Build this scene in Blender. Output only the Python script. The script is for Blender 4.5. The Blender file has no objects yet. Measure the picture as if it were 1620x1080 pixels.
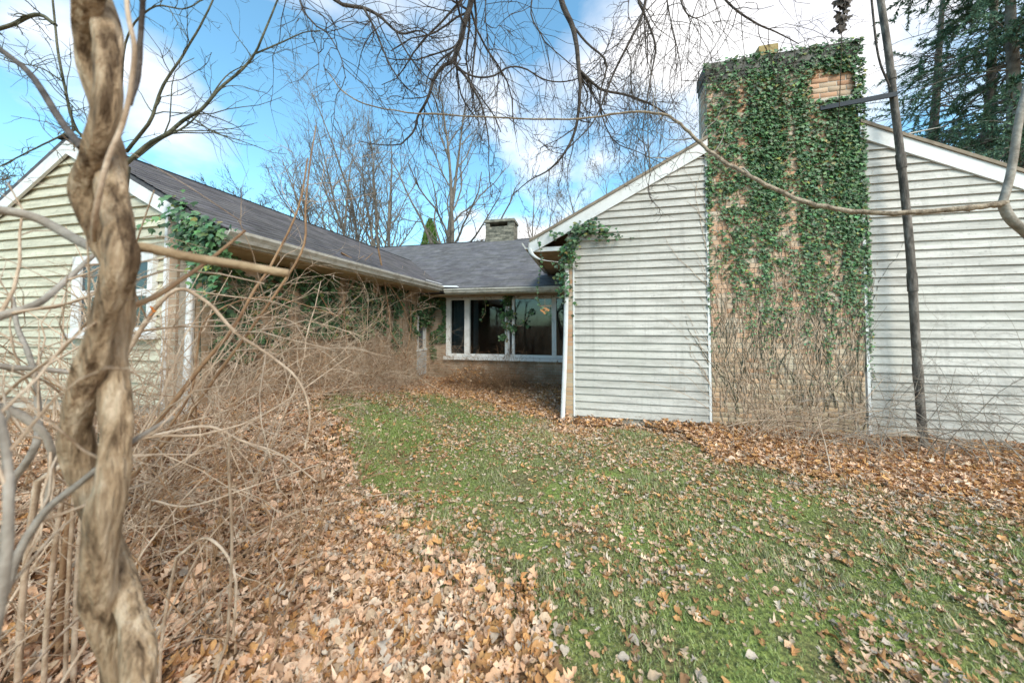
import bpy, math, random
import numpy as np

# ------------------------------------------------------------------ camera, sky, sun, exposure
F = 520.0                                   # focal length in photo pixels (photo is 1620 x 1080)
PITCH, YAW, EYE = math.radians(1.8), math.radians(12.7), 1.55
SHIFT = 514 - 540 - F * math.tan(PITCH)     # vertical lens shift in pixels
scene = bpy.context.scene
cam_d = bpy.data.cameras.new('camera')
cam = bpy.data.objects.new('camera', cam_d)
scene.collection.objects.link(cam)
scene.camera = cam
cam.location = (0, 0, EYE)
cam.rotation_euler = (math.pi / 2 + PITCH, 0, YAW)
cam_d.sensor_width = 36.0
cam_d.lens = 36.0 * F / 1620.0
cam_d.shift_y = SHIFT / 1620.0
cam_d.clip_start = 0.02
cam_d.clip_end = 2000
cam_d.dof.use_dof = True
cam_d.dof.focus_distance = 5.5
cam_d.dof.aperture_fstop = 1.8

SUN_EL, SUN_AZ = math.radians(43), math.radians(145)   # azimuth clockwise from +Y: behind the camera
world = bpy.data.worlds.new('World')
scene.world = world
world.use_nodes = True
wn, wl = world.node_tree.nodes, world.node_tree.links
wn.clear()
wo = wn.new('ShaderNodeOutputWorld')
bg = wn.new('ShaderNodeBackground')
sky = wn.new('ShaderNodeTexSky')
sky.sky_type = 'NISHITA'
sky.sun_disc = False
sky.sun_elevation = SUN_EL
sky.sun_rotation = SUN_AZ
sky.ozone_density = 2.0
sky.dust_density = 1.0
tc = wn.new('ShaderNodeTexCoord')
sep = wn.new('ShaderNodeSeparateXYZ')
wl.new(tc.outputs['Generated'], sep.inputs[0])
def wmath(op, a, b):
    n = wn.new('ShaderNodeMath'); n.operation = op
    for i, v in enumerate((a, b)):
        if isinstance(v, (int, float)): n.inputs[i].default_value = v
        else: wl.new(v, n.inputs[i])
    return n.outputs[0]
den = wmath('ADD', wmath('MAXIMUM', sep.outputs['Z'], 0.0), 0.22)
cx_, cy_ = wmath('DIVIDE', sep.outputs['X'], den), wmath('DIVIDE', sep.outputs['Y'], den)
comb = wn.new('ShaderNodeCombineXYZ')
wl.new(cx_, comb.inputs[0]); wl.new(cy_, comb.inputs[1])
comb.inputs[2].default_value = 11.3
cn = wn.new('ShaderNodeTexNoise')
cn.inputs['Scale'].default_value = 1.15
cn.inputs['Detail'].default_value = 9
cn.inputs['Roughness'].default_value = 0.52
cn.inputs['Distortion'].default_value = 0.25
wl.new(comb.outputs[0], cn.inputs['Vector'])
cr = wn.new('ShaderNodeValToRGB')
cr.color_ramp.elements[0].position = 0.465
cr.color_ramp.elements[1].position = 0.60
side = wmath('ADD', wmath('MULTIPLY', sep.outputs['X'], math.cos(YAW)), wmath('MULTIPLY', sep.outputs['Y'], math.sin(YAW)))
wl.new(wmath('ADD', cn.outputs['Fac'], wmath('MULTIPLY', side, 0.15)), cr.inputs[0])
cs = wn.new('ShaderNodeTexNoise')            # thicker, greyer parts of the clouds
cs.inputs['Scale'].default_value = 2.3
cs.inputs['Detail'].default_value = 6
wl.new(comb.outputs[0], cs.inputs['Vector'])
cc = wn.new('ShaderNodeValToRGB')
cc.color_ramp.elements[0].position = 0.36
cc.color_ramp.elements[0].color = (4.8, 5.0, 5.9, 1)
cc.color_ramp.elements[1].position = 0.56
cc.color_ramp.elements[1].color = (7.4, 7.35, 7.4, 1)
wl.new(cs.outputs['Fac'], cc.inputs[0])
tint = wn.new('ShaderNodeMix'); tint.data_type = 'RGBA'; tint.blend_type = 'MULTIPLY'
tint.inputs[0].default_value = 1.0
wl.new(sky.outputs[0], tint.inputs[6])
tint.inputs[7].default_value = (1.38, 2.0, 1.85, 1)
mx = wn.new('ShaderNodeMix'); mx.data_type = 'RGBA'
wl.new(cr.outputs[0], mx.inputs[0])
wl.new(tint.outputs[2], mx.inputs[6]); wl.new(cc.outputs[0], mx.inputs[7])
wl.new(mx.outputs[2], bg.inputs['Color'])
bg.inputs['Strength'].default_value = 0.095
wl.new(bg.outputs[0], wo.inputs[0])

sun_d = bpy.data.lights.new('sun', 'SUN')
sun_d.energy = 1.9
sun_d.angle = math.radians(32)
sun_d.color = (1.0, 0.92, 0.80)
sun = bpy.data.objects.new('sun', sun_d)
scene.collection.objects.link(sun)
sun.rotation_euler = (math.pi / 2 - SUN_EL, 0, math.pi - SUN_AZ)
sun.location = (0, 0, 30)

scene.view_settings.view_transform = 'Standard'
scene.view_settings.look = 'None'
scene.view_settings.exposure = 0.98
scene.view_settings.gamma = 1.0
scene.view_settings.use_curve_mapping = False
scene.cycles.use_denoising = True
scene.cycles.max_bounces = 6
scene.cycles.transparent_max_bounces = 12

# ------------------------------------------------------------------ helpers
rng = np.random.default_rng(7)
random.seed(7)
COL = scene.collection
fw = np.array([-math.sin(YAW) * math.cos(PITCH), math.cos(YAW) * math.cos(PITCH), math.sin(PITCH)])
rt = np.array([math.cos(YAW), math.sin(YAW), 0.0])
upv = np.cross(rt, fw)
EYEP = np.array([0, 0, EYE])
def ray(x, y): return fw + rt * ((x - 810) / F) + upv * ((540 + SHIFT - y) / F)
def onY(x, y, Y): d = ray(x, y); return EYEP + d * (Y / d[1])
def onX(x, y, X): d = ray(x, y); return EYEP + d * (X / d[0])
def onZ(x, y, Z): d = ray(x, y); return EYEP + d * ((Z - EYE) / d[2])
def at(x, y, dep): return EYEP + ray(x, y) * dep
def proj(P):
    q = np.asarray(P, float) - EYEP
    z = q @ fw
    zz = np.where(z > .05, z, .05)
    return 810 + F * (q @ rt) / zz, 540 + SHIFT - F * (q @ upv) / zz, z

def sm(t): t = np.clip(t, 0, 1); return t * t * (3 - 2 * t)
def terrain(X, Y):
    X = np.asarray(X, float); Y = np.asarray(Y, float)
    h = .58 * sm((-X - 1.3) / 2.4) * (1 - .85 * sm((Y - 3.3) / 4.3))
    h = h * sm((Y + 1.5) / 2.5)
    h = h + .012 * np.sin(X * 2.1 + .7 * Y) + .01 * np.sin(1.7 * Y - X)
    return h

class MB:
    """collects vertices and faces for one mesh"""
    def __init__(s): s.v = []; s.f = []
    def box(s, lo, hi):
        x0, y0, z0 = lo; x1, y1, z1 = hi; b = len(s.v)
        s.v += [(x0,y0,z0),(x1,y0,z0),(x1,y1,z0),(x0,y1,z0),(x0,y0,z1),(x1,y0,z1),(x1,y1,z1),(x0,y1,z1)]
        s.f += [tuple(b + i for i in q) for q in ((0,3,2,1),(4,5,6,7),(0,1,5,4),(1,2,6,5),(2,3,7,6),(3,0,4,7))]
        return s
    def prism(s, pts, ext):
        """polygon pts (3d) extruded by vector ext"""
        b = len(s.v); n = len(pts); e = np.array(ext, float)
        s.v += [tuple(p) for p in pts] + [tuple(np.array(p, float) + e) for p in pts]
        s.f.append(tuple(b + i for i in range(n))); s.f.append(tuple(b + n + i for i in reversed(range(n))))
        for i in range(n):
            j = (i + 1) % n; s.f.append((b + i, b + n + i, b + n + j, b + j))
        return s
    def build(s, name, mat, parent=None, fix=True):
        me = bpy.data.meshes.new(name); me.from_pydata([tuple(map(float, v)) for v in s.v], [], s.f)
        if fix:
            import bmesh
            bm = bmesh.new(); bm.from_mesh(me); bmesh.ops.recalc_face_normals(bm, faces=bm.faces); bm.to_mesh(me); bm.free()
        return link(name, me, mat, parent)

def link(name, me, mat, parent=None):
    o = bpy.data.objects.new(name, me); COL.objects.link(o)
    if mat is not None and me is not None and not me.materials: me.materials.append(mat)
    if parent is not None: o.parent = parent
    return o
def empty(name, loc=(0, 0, 0), parent=None):
    o = bpy.data.objects.new(name, None); COL.objects.link(o); o.location = [float(c) for c in loc]
    if parent is not None: o.parent = parent
    return o
def tag(o, label=None, cat=None, group=None, kind=None):
    if label: o['label'] = label
    if cat: o['category'] = cat
    if group: o['group'] = group
    if kind: o['kind'] = kind
    return o
def keep(o, parent):
    """parent without moving (parents are unrotated empties)"""
    o.parent = parent
    o.location = o.location - parent.location
    return o

def np_mesh(name, V, faces_list, mat, parent=None, smooth=True, col=None):
    """V (n,3); faces_list: list of int arrays (m,k)"""
    me = bpy.data.meshes.new(name)
    V = np.ascontiguousarray(V, np.float32)
    me.vertices.add(len(V)); me.vertices.foreach_set('co', V.ravel())
    loops = np.concatenate([f.ravel() for f in faces_list]).astype(np.int32)
    tot = np.concatenate([np.full(len(f), f.shape[1], np.int32) for f in faces_list])
    st = np.concatenate([[0], np.cumsum(tot)[:-1]]).astype(np.int32)
    me.loops.add(len(loops)); me.loops.foreach_set('vertex_index', loops)
    me.polygons.add(len(tot)); me.polygons.foreach_set('loop_start', st); me.polygons.foreach_set('loop_total', tot)
    if smooth: me.polygons.foreach_set('use_smooth', np.ones(len(tot), bool))
    me.update(calc_edges=True)
    if col is not None:
        a = me.color_attributes.new('tone', 'FLOAT_COLOR', 'POINT')
        c4 = np.ones((len(V), 4), np.float32); c4[:, :3] = col
        a.data.foreach_set('color', c4.ravel())
    return link(name, me, mat, parent)

def nrm(a): return a / np.maximum(np.linalg.norm(a, axis=-1, keepdims=True), 1e-9)
def tube_geo(polys, sides):
    """polys: list of (P (B,n,3), R (B,n)) -> V, F"""
    Vs, Fs, off = [], [], 0
    for P, R in polys:
        P = np.asarray(P, float); R = np.asarray(R, float)
        if P.ndim == 2: P = P[None]; R = R[None]
        B, n, _ = P.shape
        T = nrm(np.gradient(P, axis=1))
        mean = nrm(P[:, -1] - P[:, 0])
        ref = np.where(np.abs(mean[:, 2:3]) > .75, np.array([[1., .2, 0]]), np.array([[0, 0.15, 1.]]))
        U = nrm(np.cross(T, ref[:, None, :])); W = np.cross(T, U)
        a = np.arange(sides) * 2 * math.pi / sides
        ring = P[:, :, None] + R[:, :, None, None] * (np.cos(a)[None, None, :, None] * U[:, :, None] + np.sin(a)[None, None, :, None] * W[:, :, None])
        Vs.append(ring.reshape(-1, 3))
        b = np.arange(B)[:, None, None] * n * sides; i = np.arange(n - 1)[None, :, None] * sides; k = np.arange(sides)[None, None, :]
        k2 = (k + 1) % sides
        q = np.stack([b + i + k, b + i + k2, b + i + sides + k2, b + i + sides + k], -1).reshape(-1, 4) + off
        Fs.append(q); off += B * n * sides
    return np.concatenate(Vs), np.concatenate(Fs)
def tubes(name, polys, mat, parent=None, sides=5):
    V, Fq = tube_geo(polys, sides)
    o = np_mesh(name, V, [Fq], mat, parent)
    if name in ('twigs', 'canes', 'limbs', 'creepers'): o['kind'] = 'stuff'
    return o

def smooth_line(pts, n):
    """Catmull-Rom resample of (m,k) points to n"""
    p = np.asarray(pts, float); m = len(p)
    if m == 2: t = np.linspace(0, 1, n)[:, None]; return p[0] * (1 - t) + p[1] * t
    q = np.vstack([2 * p[0] - p[1], p, 2 * p[-1] - p[-2]])
    u = np.linspace(0, m - 1 - 1e-6, n); i = u.astype(int); t = (u - i)[:, None]
    a, b, c, d = q[i], q[i + 1], q[i + 2], q[i + 3]
    return .5 * (2 * b + (c - a) * t + (2 * a - 5 * b + 4 * c - d) * t ** 2 + (3 * b - a - 3 * c + d) * t ** 3)
def line(px, n=24, r0=.02, r1=.005, wob=0.0, cut=False):
    """px: list of (x, y, depth) photo points -> one polyline in the scene"""
    P = smooth_line([at(*q) for q in px], n)
    if wob: P = P + np.cumsum(rng.normal(0, wob, P.shape), 0) * .3
    R = np.linspace(r0, r1, n)
    if cut: P = np.vstack([P, P[-1:] + (P[-1] - P[-2]) * .02]); R = np.append(R, 1e-4)
    return P, R
def grow(S, D, L, R, k=6, wob=.2, grav=0.0, tip=.35):
    """vectorised branch growth: starts, directions, lengths, radii"""
    S = np.asarray(S, float); D = nrm(np.asarray(D, float)); N = len(S)
    P = np.empty((N, k, 3)); P[:, 0] = S; d = D.copy(); st = (np.asarray(L) / (k - 1))[:, None]
    for i in range(1, k):
        d = nrm(d + rng.normal(0, wob, (N, 3)) + np.array([0, 0, grav]))
        P[:, i] = P[:, i - 1] + d * st
    return P, np.asarray(R)[:, None] * np.linspace(1, tip, k)[None]
def kids(P, R, n, t0=.2, t1=1.0, ang=(35, 70), lf=.5, rf=.5, rmin=.0015, k=6, wob=.2, grav=0.0, up=0.0, tip=.35, lv=.35):
    """n children on every parent polyline"""
    P = np.asarray(P, float); R = np.asarray(R, float)
    if P.ndim == 2: P = P[None]; R = R[None]
    B, m, _ = P.shape
    t = rng.uniform(t0, t1, (B, n)) * (m - 1 - 1e-6); i = t.astype(int); fr = (t - i)[..., None]
    b = np.arange(B)[:, None]
    S = P[b, i] * (1 - fr) + P[b, i + 1] * fr
    T = nrm(P[b, i + 1] - P[b, i]); r = R[b, i]
    plen = np.linalg.norm(np.diff(P, axis=1), axis=-1).sum(1)[:, None]
    q = nrm(np.cross(T, rng.normal(0, 1, T.shape)))
    a = np.radians(rng.uniform(ang[0], ang[1], (B, n)))[..., None]
    D = T * np.cos(a) + q * np.sin(a) + np.array([0, 0, up])
    L = plen * lf * (1.1 - .6 * t / (m - 1)) * rng.uniform(1 - lv, 1 + lv, (B, n))
    return grow(S.reshape(-1, 3), D.reshape(-1, 3), L.ravel(), np.maximum(r * rf, rmin).ravel(), k, wob, grav, tip)

# ------------------------------------------------------------------ materials
def nodes(m): return m.node_tree.nodes, m.node_tree.links
def mat(name, c1, c2=None, scale=8.0, rough=.8, bump=0.0, bscale=None, stretch=(1, 1, 1), c3=None, attr=False, rnd=0.0, spec=.3, contrast=(.35, .65), trans=0.0):
    """principled with a noise mix of two or three colours, optional colour attribute and per-object variation"""
    m = bpy.data.materials.new(name); m.use_nodes = True
    n, l = nodes(m); p = n['Principled BSDF']
    p.inputs['Roughness'].default_value = rough; p.inputs['Specular IOR Level'].default_value = spec
    t = n.new('ShaderNodeTexCoord'); mp = n.new('ShaderNodeMapping'); mp.inputs['Scale'].default_value = stretch
    g = n.new('ShaderNodeNewGeometry')
    l.new(g.outputs['Position'], mp.inputs['Vector'])
    nz = n.new('ShaderNodeTexNoise'); nz.inputs['Scale'].default_value = scale; nz.inputs['Detail'].default_value = 7
    nz.inputs['Roughness'].default_value = .62
    l.new(mp.outputs[0], nz.inputs['Vector'])
    r = n.new('ShaderNodeValToRGB'); e = r.color_ramp.elements
    e[0].position, e[1].position = contrast
    e[0].color = (*c1, 1); e[1].color = (*(c2 or c1), 1)
    if c3: x = e.new((contrast[0] + contrast[1]) / 2); x.color = (*c3, 1)
    l.new(nz.outputs['Fac'], r.inputs[0])
    out = r.outputs[0]
    if attr:
        a = n.new('ShaderNodeVertexColor'); a.layer_name = 'tone'
        mm = n.new('ShaderNodeMix'); mm.data_type = 'RGBA'; mm.blend_type = 'MULTIPLY'; mm.inputs[0].default_value = 1
        l.new(out, mm.inputs[6]); l.new(a.outputs[0], mm.inputs[7]); out = mm.outputs[2]
    if rnd:
        oi = n.new('ShaderNodeObjectInfo'); hs = n.new('ShaderNodeHueSaturation')
        mr = n.new('ShaderNodeMapRange'); mr.inputs[3].default_value = 1 - rnd; mr.inputs[4].default_value = 1 + rnd
        l.new(oi.outputs['Random'], mr.inputs[0]); l.new(mr.outputs[0], hs.inputs['Value']); l.new(out, hs.inputs['Color']); out = hs.outputs[0]
    l.new(out, p.inputs['Base Color'])
    if trans:
        p.inputs['Subsurface Weight'].default_value = 0
        tr = n.new('ShaderNodeBsdfTranslucent'); l.new(out, tr.inputs[0])
        ms = n.new('ShaderNodeMixShader'); ms.inputs[0].default_value = trans
        l.new(p.outputs[0], ms.inputs[1]); l.new(tr.outputs[0], ms.inputs[2])
        l.new(ms.outputs[0], n['Material Output'].inputs[0])
    if bump:
        nb = n.new('ShaderNodeTexNoise'); nb.inputs['Scale'].default_value = bscale or scale * 3; nb.inputs['Detail'].default_value = 8
        l.new(mp.outputs[0], nb.inputs['Vector'])
        bp = n.new('ShaderNodeBump'); bp.inputs['Strength'].default_value = bump; bp.inputs['Distance'].default_value = .02
        l.new(nb.outputs['Fac'], bp.inputs['Height']); l.new(bp.outputs[0], p.inputs['Normal'])
    return m
def plain(name, c, rough=.5, metal=0, emit=None, es=0):
    m = bpy.data.materials.new(name); m.use_nodes = True; p = m.node_tree.nodes['Principled BSDF']
    p.inputs['Base Color'].default_value = (*c, 1); p.inputs['Roughness'].default_value = rough; p.inputs['Metallic'].default_value = metal
    if emit: p.inputs['Emission Color'].default_value = (*emit, 1); p.inputs['Emission Strength'].default_value = es
    return m
def brick_mat(name, c1, c2, mortar, axis='X', course=.07):
    m = bpy.data.materials.new(name); m.use_nodes = True; n, l = nodes(m); p = n['Principled BSDF']
    g = n.new('ShaderNodeNewGeometry'); s = n.new('ShaderNodeSeparateXYZ'); c = n.new('ShaderNodeCombineXYZ')
    l.new(g.outputs['Position'], s.inputs[0]); l.new(s.outputs[axis], c.inputs[0]); l.new(s.outputs['Z'], c.inputs[1])
    b = n.new('ShaderNodeTexBrick'); l.new(c.outputs[0], b.inputs['Vector'])
    b.inputs['Scale'].default_value = 1; b.inputs['Brick Width'].default_value = .21; b.inputs['Row Height'].default_value = course
    b.inputs['Mortar Size'].default_value = .006; b.inputs['Color1'].default_value = (*c1, 1); b.inputs['Color2'].default_value = (*c2, 1)
    b.inputs['Mortar'].default_value = (*mortar, 1)
    nz = n.new('ShaderNodeTexNoise'); nz.inputs['Scale'].default_value = 3; nz.inputs['Detail'].default_value = 8
    l.new(g.outputs['Position'], nz.inputs['Vector'])
    r = n.new('ShaderNodeValToRGB'); r.color_ramp.elements[0].color = (.55, .55, .5, 1); r.color_ramp.elements[1].color = (1.15, 1.1, 1.05, 1)
    r.color_ramp.elements[0].position, r.color_ramp.elements[1].position = .35, .62
    l.new(nz.outputs['Fac'], r.inputs[0])
    mm = n.new('ShaderNodeMix'); mm.data_type = 'RGBA'; mm.blend_type = 'MULTIPLY'; mm.inputs[0].default_value = 1
    l.new(b.outputs['Color'], mm.inputs[6]); l.new(r.outputs[0], mm.inputs[7]); l.new(mm.outputs[2], p.inputs['Base Color'])
    p.inputs['Roughness'].default_value = .9
    bp = n.new('ShaderNodeBump'); bp.inputs['Strength'].default_value = .8; bp.inputs['Distance'].default_value = .01; bp.invert = True
    l.new(b.outputs['Fac'], bp.inputs['Height']); l.new(bp.outputs[0], p.inputs['Normal'])
    return m

M = {}
def siding_material(name, clean, dirty, green):
    """painted lap board: smudged grime, fine speckle, vertical drips and a little algae"""
    m = bpy.data.materials.new(name); m.use_nodes = True; n, l = nodes(m); p = n['Principled BSDF']
    g = n.new('ShaderNodeNewGeometry'); oi = n.new('ShaderNodeObjectInfo')
    off = n.new('ShaderNodeVectorMath'); off.operation = 'SCALE'; off.inputs[0].default_value = (37, 11, 5); l.new(oi.outputs['Random'], off.inputs['Scale'])
    add = n.new('ShaderNodeVectorMath'); l.new(g.outputs['Position'], add.inputs[0]); l.new(off.outputs[0], add.inputs[1])
    def layer(src, stretch, scale, lo, hi, det=8):
        mp = n.new('ShaderNodeMapping'); mp.inputs['Scale'].default_value = stretch; l.new(src, mp.inputs['Vector'])
        z = n.new('ShaderNodeTexNoise'); z.inputs['Scale'].default_value = scale; z.inputs['Detail'].default_value = det; z.inputs['Roughness'].default_value = .68; l.new(mp.outputs[0], z.inputs['Vector'])
        r = n.new('ShaderNodeMapRange'); r.inputs[1].default_value = lo; r.inputs[2].default_value = hi; l.new(z.outputs['Fac'], r.inputs[0]); return r.outputs[0]
    def mix(f, a, c, k=1.0):
        x = n.new('ShaderNodeMix'); x.data_type = 'RGBA'
        mu = n.new('ShaderNodeMath'); mu.operation = 'MULTIPLY'; mu.inputs[1].default_value = k; l.new(f, mu.inputs[0]); l.new(mu.outputs[0], x.inputs[0])
        if isinstance(a, tuple): x.inputs[6].default_value = (*a, 1)
        else: l.new(a, x.inputs[6])
        x.inputs[7].default_value = (*c, 1); return x.outputs[2]
    out = mix(layer(add.outputs[0], (.6, 1, 5), 3.0, .42, .68), clean, dirty, .75)
    out = mix(layer(g.outputs['Position'], (7, 1, .5), 1.6, .52, .74), out, dirty, .55)
    out = mix(layer(add.outputs[0], (1, 1, 1.4), 26, .56, .68), out, tuple(c * .45 for c in dirty), .45)
    out = mix(layer(g.outputs['Position'], (.7, 1, .8), .9, .5, .75), out, green, .55)
    out = mix(layer(add.outputs[0], (1, 1, 1), 8, .62, .72), out, tuple(min(c * 1.25, .8) for c in clean), .5)
    hs = n.new('ShaderNodeHueSaturation'); mr = n.new('ShaderNodeMapRange'); mr.inputs[3].default_value = .93; mr.inputs[4].default_value = 1.05
    l.new(oi.outputs['Random'], mr.inputs[0]); l.new(mr.outputs[0], hs.inputs['Value']); l.new(out, hs.inputs['Color'])
    l.new(hs.outputs[0], p.inputs['Base Color']); p.inputs['Roughness'].default_value = .62; p.inputs['Specular IOR Level'].default_value = .3
    nb = n.new('ShaderNodeTexNoise'); nb.inputs['Scale'].default_value = 14; nb.inputs['Detail'].default_value = 8; l.new(add.outputs[0], nb.inputs['Vector'])
    bp = n.new('ShaderNodeBump'); bp.inputs['Strength'].default_value = .18; bp.inputs['Distance'].default_value = .02; l.new(nb.outputs['Fac'], bp.inputs['Height']); l.new(bp.outputs[0], p.inputs['Normal'])
    return m
M['siding'] = siding_material('weathered_siding', (.565,.54,.505), (.275,.26,.235), (.44,.44,.385))
M['siding_cream'] = siding_material('cream_siding', (.60,.565,.44), (.33,.30,.22), (.46,.47,.37))
M['trim'] = mat('white_trim', (.58,.58,.57), (.74,.74,.74), 5, .5, .1, 40, contrast=(.3,.5))
M['peeling'] = mat('peeling_white_paint', (.30,.27,.22), (.74,.74,.74), 16, .6, .5, 60, (1, 1, .35), contrast=(.33,.44))
M['soffit'] = mat('tan_soffit', (.30,.21,.12), (.48,.36,.22), 4, .7, .1)
M['gutter'] = mat('gutter_paint', (.36,.33,.27), (.62,.60,.55), 6, .45, .1, contrast=(.32,.52))
M['shingle'] = mat('asphalt_shingle', (.095,.092,.10), (.185,.178,.19), 3.5, .92, .5, 160, contrast=(.3,.7), c3=(.14,.135,.145), attr=True)
M['roof_edge'] = mat('roof_edge', (.20,.16,.12), (.32,.26,.20), 9, .85)
M['deck'] = mat('roof_deck', (.07,.07,.08), (.12,.12,.13), 9, .9)
M['mortar'] = mat('old_mortar', (.40,.36,.30), (.56,.52,.46), 7, .95, .5, 40)
M['concrete'] = mat('dark_concrete', (.06,.06,.055), (.20,.19,.165), 5, .9, .5, 30)
M['flue'] = mat('clay_flue', (.26,.17,.06), (.42,.32,.15), 9, .85, .4)
M['stone'] = mat('grey_stone', (.09,.09,.075), (.30,.275,.22), 5, .9, .6, 30, (1,1,2.2), rnd=.25)
M['mid_brick'] = brick_mat('tan_brick', (.46,.31,.22), (.40,.32,.25), (.50,.45,.38), 'X')
M['side_brick'] = brick_mat('side_brick', (.56,.38,.25), (.48,.36,.25), (.52,.45,.36), 'Y')
M['dark'] = plain('dark_void', (.015,.014,.013), .9)
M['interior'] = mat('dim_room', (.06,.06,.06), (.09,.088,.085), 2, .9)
M['curtain'] = mat('blue_grey_curtain', (.20,.24,.27), (.36,.40,.42), 30, .9, 0, None, (3, 1, .02))
M['metal'] = mat('weathered_pipe', (.06,.05,.042), (.22,.19,.165), 16, .7, .5, 60, (1,1,.3), c3=(.12,.10,.085), contrast=(.38,.62))
M['iron'] = plain('dark_iron', (.03,.034,.042), .5, .3)
M['lamp'] = plain('amber_lamp_glass', (.5,.2,.05), .3, 0, (1.0,.28,.03), .7)
M['brass'] = plain('lamp_brass', (.25,.12,.05), .4, .6, (1.0,.28,.04), .2)
M['panel'] = mat('pale_panel', (.42,.44,.46), (.60,.62,.64), 6, .5)
M['tarp'] = mat('blue_grey_sheet', (.24,.27,.32), (.42,.46,.52), 3, .4)

def bricks_material():
    m = bpy.data.materials.new('chimney_brick'); m.use_nodes = True; n, l = nodes(m); p = n['Principled BSDF']
    oi = n.new('ShaderNodeObjectInfo'); at_ = n.new('ShaderNodeVertexColor'); at_.layer_name = 'tone'
    g = n.new('ShaderNodeNewGeometry')
    wn_ = n.new('ShaderNodeTexWhiteNoise'); wn_.noise_dimensions = '3D'
    # one random tone per brick: quantised position
    s = n.new('ShaderNodeVectorMath'); s.operation = 'SNAP'; s.inputs[1].default_value = (.1035, 9, .072)
    ad = n.new('ShaderNodeVectorMath'); ad.operation = 'ADD'; ad.inputs[1].default_value = (.05, 0, -.1)
    l.new(g.outputs['Position'], ad.inputs[0]); l.new(ad.outputs[0], s.inputs[0])
    r = n.new('ShaderNodeValToRGB'); e = r.color_ramp.elements
    e[0].position = 0; e[0].color = (.54,.31,.20,1); e[1].position = 1; e[1].color = (.56,.49,.40,1)
    for pos, c in ((.25,(.60,.39,.27)), (.5,(.61,.46,.34)), (.75,(.54,.44,.35))):
        x = e.new(pos); x.color = (*c, 1)
    l.new(oi.outputs['Random'], r.inputs[0])
    mixv = n.new('ShaderNodeMix'); mixv.data_type = 'RGBA'; mixv.inputs[0].default_value = .0
    nz = n.new('ShaderNodeTexNoise'); nz.inputs['Scale'].default_value = 1.6; nz.inputs['Detail'].default_value = 9; nz.inputs['Roughness'].default_value = .65
    l.new(g.outputs['Position'], nz.inputs['Vector'])
    r2 = n.new('ShaderNodeValToRGB'); r2.color_ramp.elements[0].position = .38; r2.color_ramp.elements[1].position = .62
    r2.color_ramp.elements[0].color = (.36,.32,.25,1); r2.color_ramp.elements[1].color = (.5,.5,.5,1)
    l.new(nz.outputs['Fac'], r2.inputs[0])
    # moss and damp staining creeping up from the ground
    sp = n.new('ShaderNodeSeparateXYZ'); l.new(g.outputs['Position'], sp.inputs[0])
    mr = n.new('ShaderNodeMapRange'); mr.inputs[1].default_value = .1; mr.inputs[2].default_value = 1.7; mr.inputs[3].default_value = .85; mr.inputs[4].default_value = 0
    l.new(sp.outputs['Z'], mr.inputs[0])
    mu = n.new('ShaderNodeMath'); mu.operation = 'MULTIPLY'; l.new(mr.outputs[0], mu.inputs[0])
    inv = n.new('ShaderNodeMapRange'); inv.inputs[1].default_value = .35; inv.inputs[2].default_value = .6; inv.inputs[3].default_value = .35; inv.inputs[4].default_value = 1.0
    l.new(nz.outputs['Fac'], inv.inputs[0]); l.new(inv.outputs[0], mu.inputs[1])
    m2 = n.new('ShaderNodeMix'); m2.data_type = 'RGBA'; l.new(mu.outputs[0], m2.inputs[0]); l.new(r.outputs[0], m2.inputs[6]); m2.inputs[7].default_value = (.44,.36,.22,1)
    ov = n.new('ShaderNodeMix'); ov.data_type = 'RGBA'; ov.blend_type = 'OVERLAY'; ov.inputs[0].default_value = .5
    l.new(m2.outputs[2], ov.inputs[6]); l.new(r2.outputs[0], ov.inputs[7])
    l.new(ov.outputs[2], p.inputs['Base Color']); p.inputs['Roughness'].default_value = .92
    nb = n.new('ShaderNodeTexNoise'); nb.inputs['Scale'].default_value = 90; nb.inputs['Detail'].default_value = 5; l.new(g.outputs['Position'], nb.inputs['Vector'])
    bp = n.new('ShaderNodeBump'); bp.inputs['Strength'].default_value = .5; bp.inputs['Distance'].default_value = .006
    l.new(nb.outputs['Fac'], bp.inputs['Height']); l.new(bp.outputs[0], p.inputs['Normal'])
    return m, r
M['brick'], _ = bricks_material()
def joined_brick_material():
    m = M['brick'].copy(); m.name = 'chimney_brick_joined'; n, l = nodes(m)
    a = next(x for x in n if x.bl_idname == 'ShaderNodeVertexColor'); o = next(x for x in n if x.bl_idname == 'ShaderNodeObjectInfo')
    for lk in list(l):
        if lk.from_node == o: to = lk.to_socket; l.remove(lk); l.new(a.outputs[0], to)
    return m
M['brick_joined'] = joined_brick_material()

M['vine'] = mat('vine_bark', (.11,.068,.038), (.58,.45,.32), 34, .95, .9, 120, (1,1,.16), c3=(.38,.265,.165), contrast=(.37,.64))
M['cane'] = mat('tan_cane', (.34,.23,.15), (.64,.50,.38), 14, .85, .3, 60)
M['cane_brown'] = mat('brown_cane', (.20,.11,.06), (.40,.25,.14), 14, .85, .3, 60)
M['grey_twig'] = mat('grey_twig', (.20,.17,.14), (.42,.37,.32), 14, .9, .3, 60)
M['bark_dark'] = mat('dark_bark', (.05,.04,.035), (.14,.115,.10), 14, .95, .6, 50)
M['bark_green'] = mat('mossy_bark', (.05,.055,.035), (.15,.145,.10), 12, .95, .6, 50)
M['bark_grey'] = mat('grey_bark', (.11,.095,.08), (.25,.215,.18), 6, .95, .6, 30)
M['ivy'] = mat('ivy_leaf', (.05,.115,.045), (.125,.225,.10), 24, .5, 0, attr=True, spec=.4, trans=.12)
M['needle'] = mat('spruce_needles', (.05,.11,.06), (.14,.22,.13), 5, .7, 0, attr=True)
M['arbor'] = mat('arborvitae_leaf', (.07,.17,.03), (.20,.34,.07), 6, .7, 0, attr=True)
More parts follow.
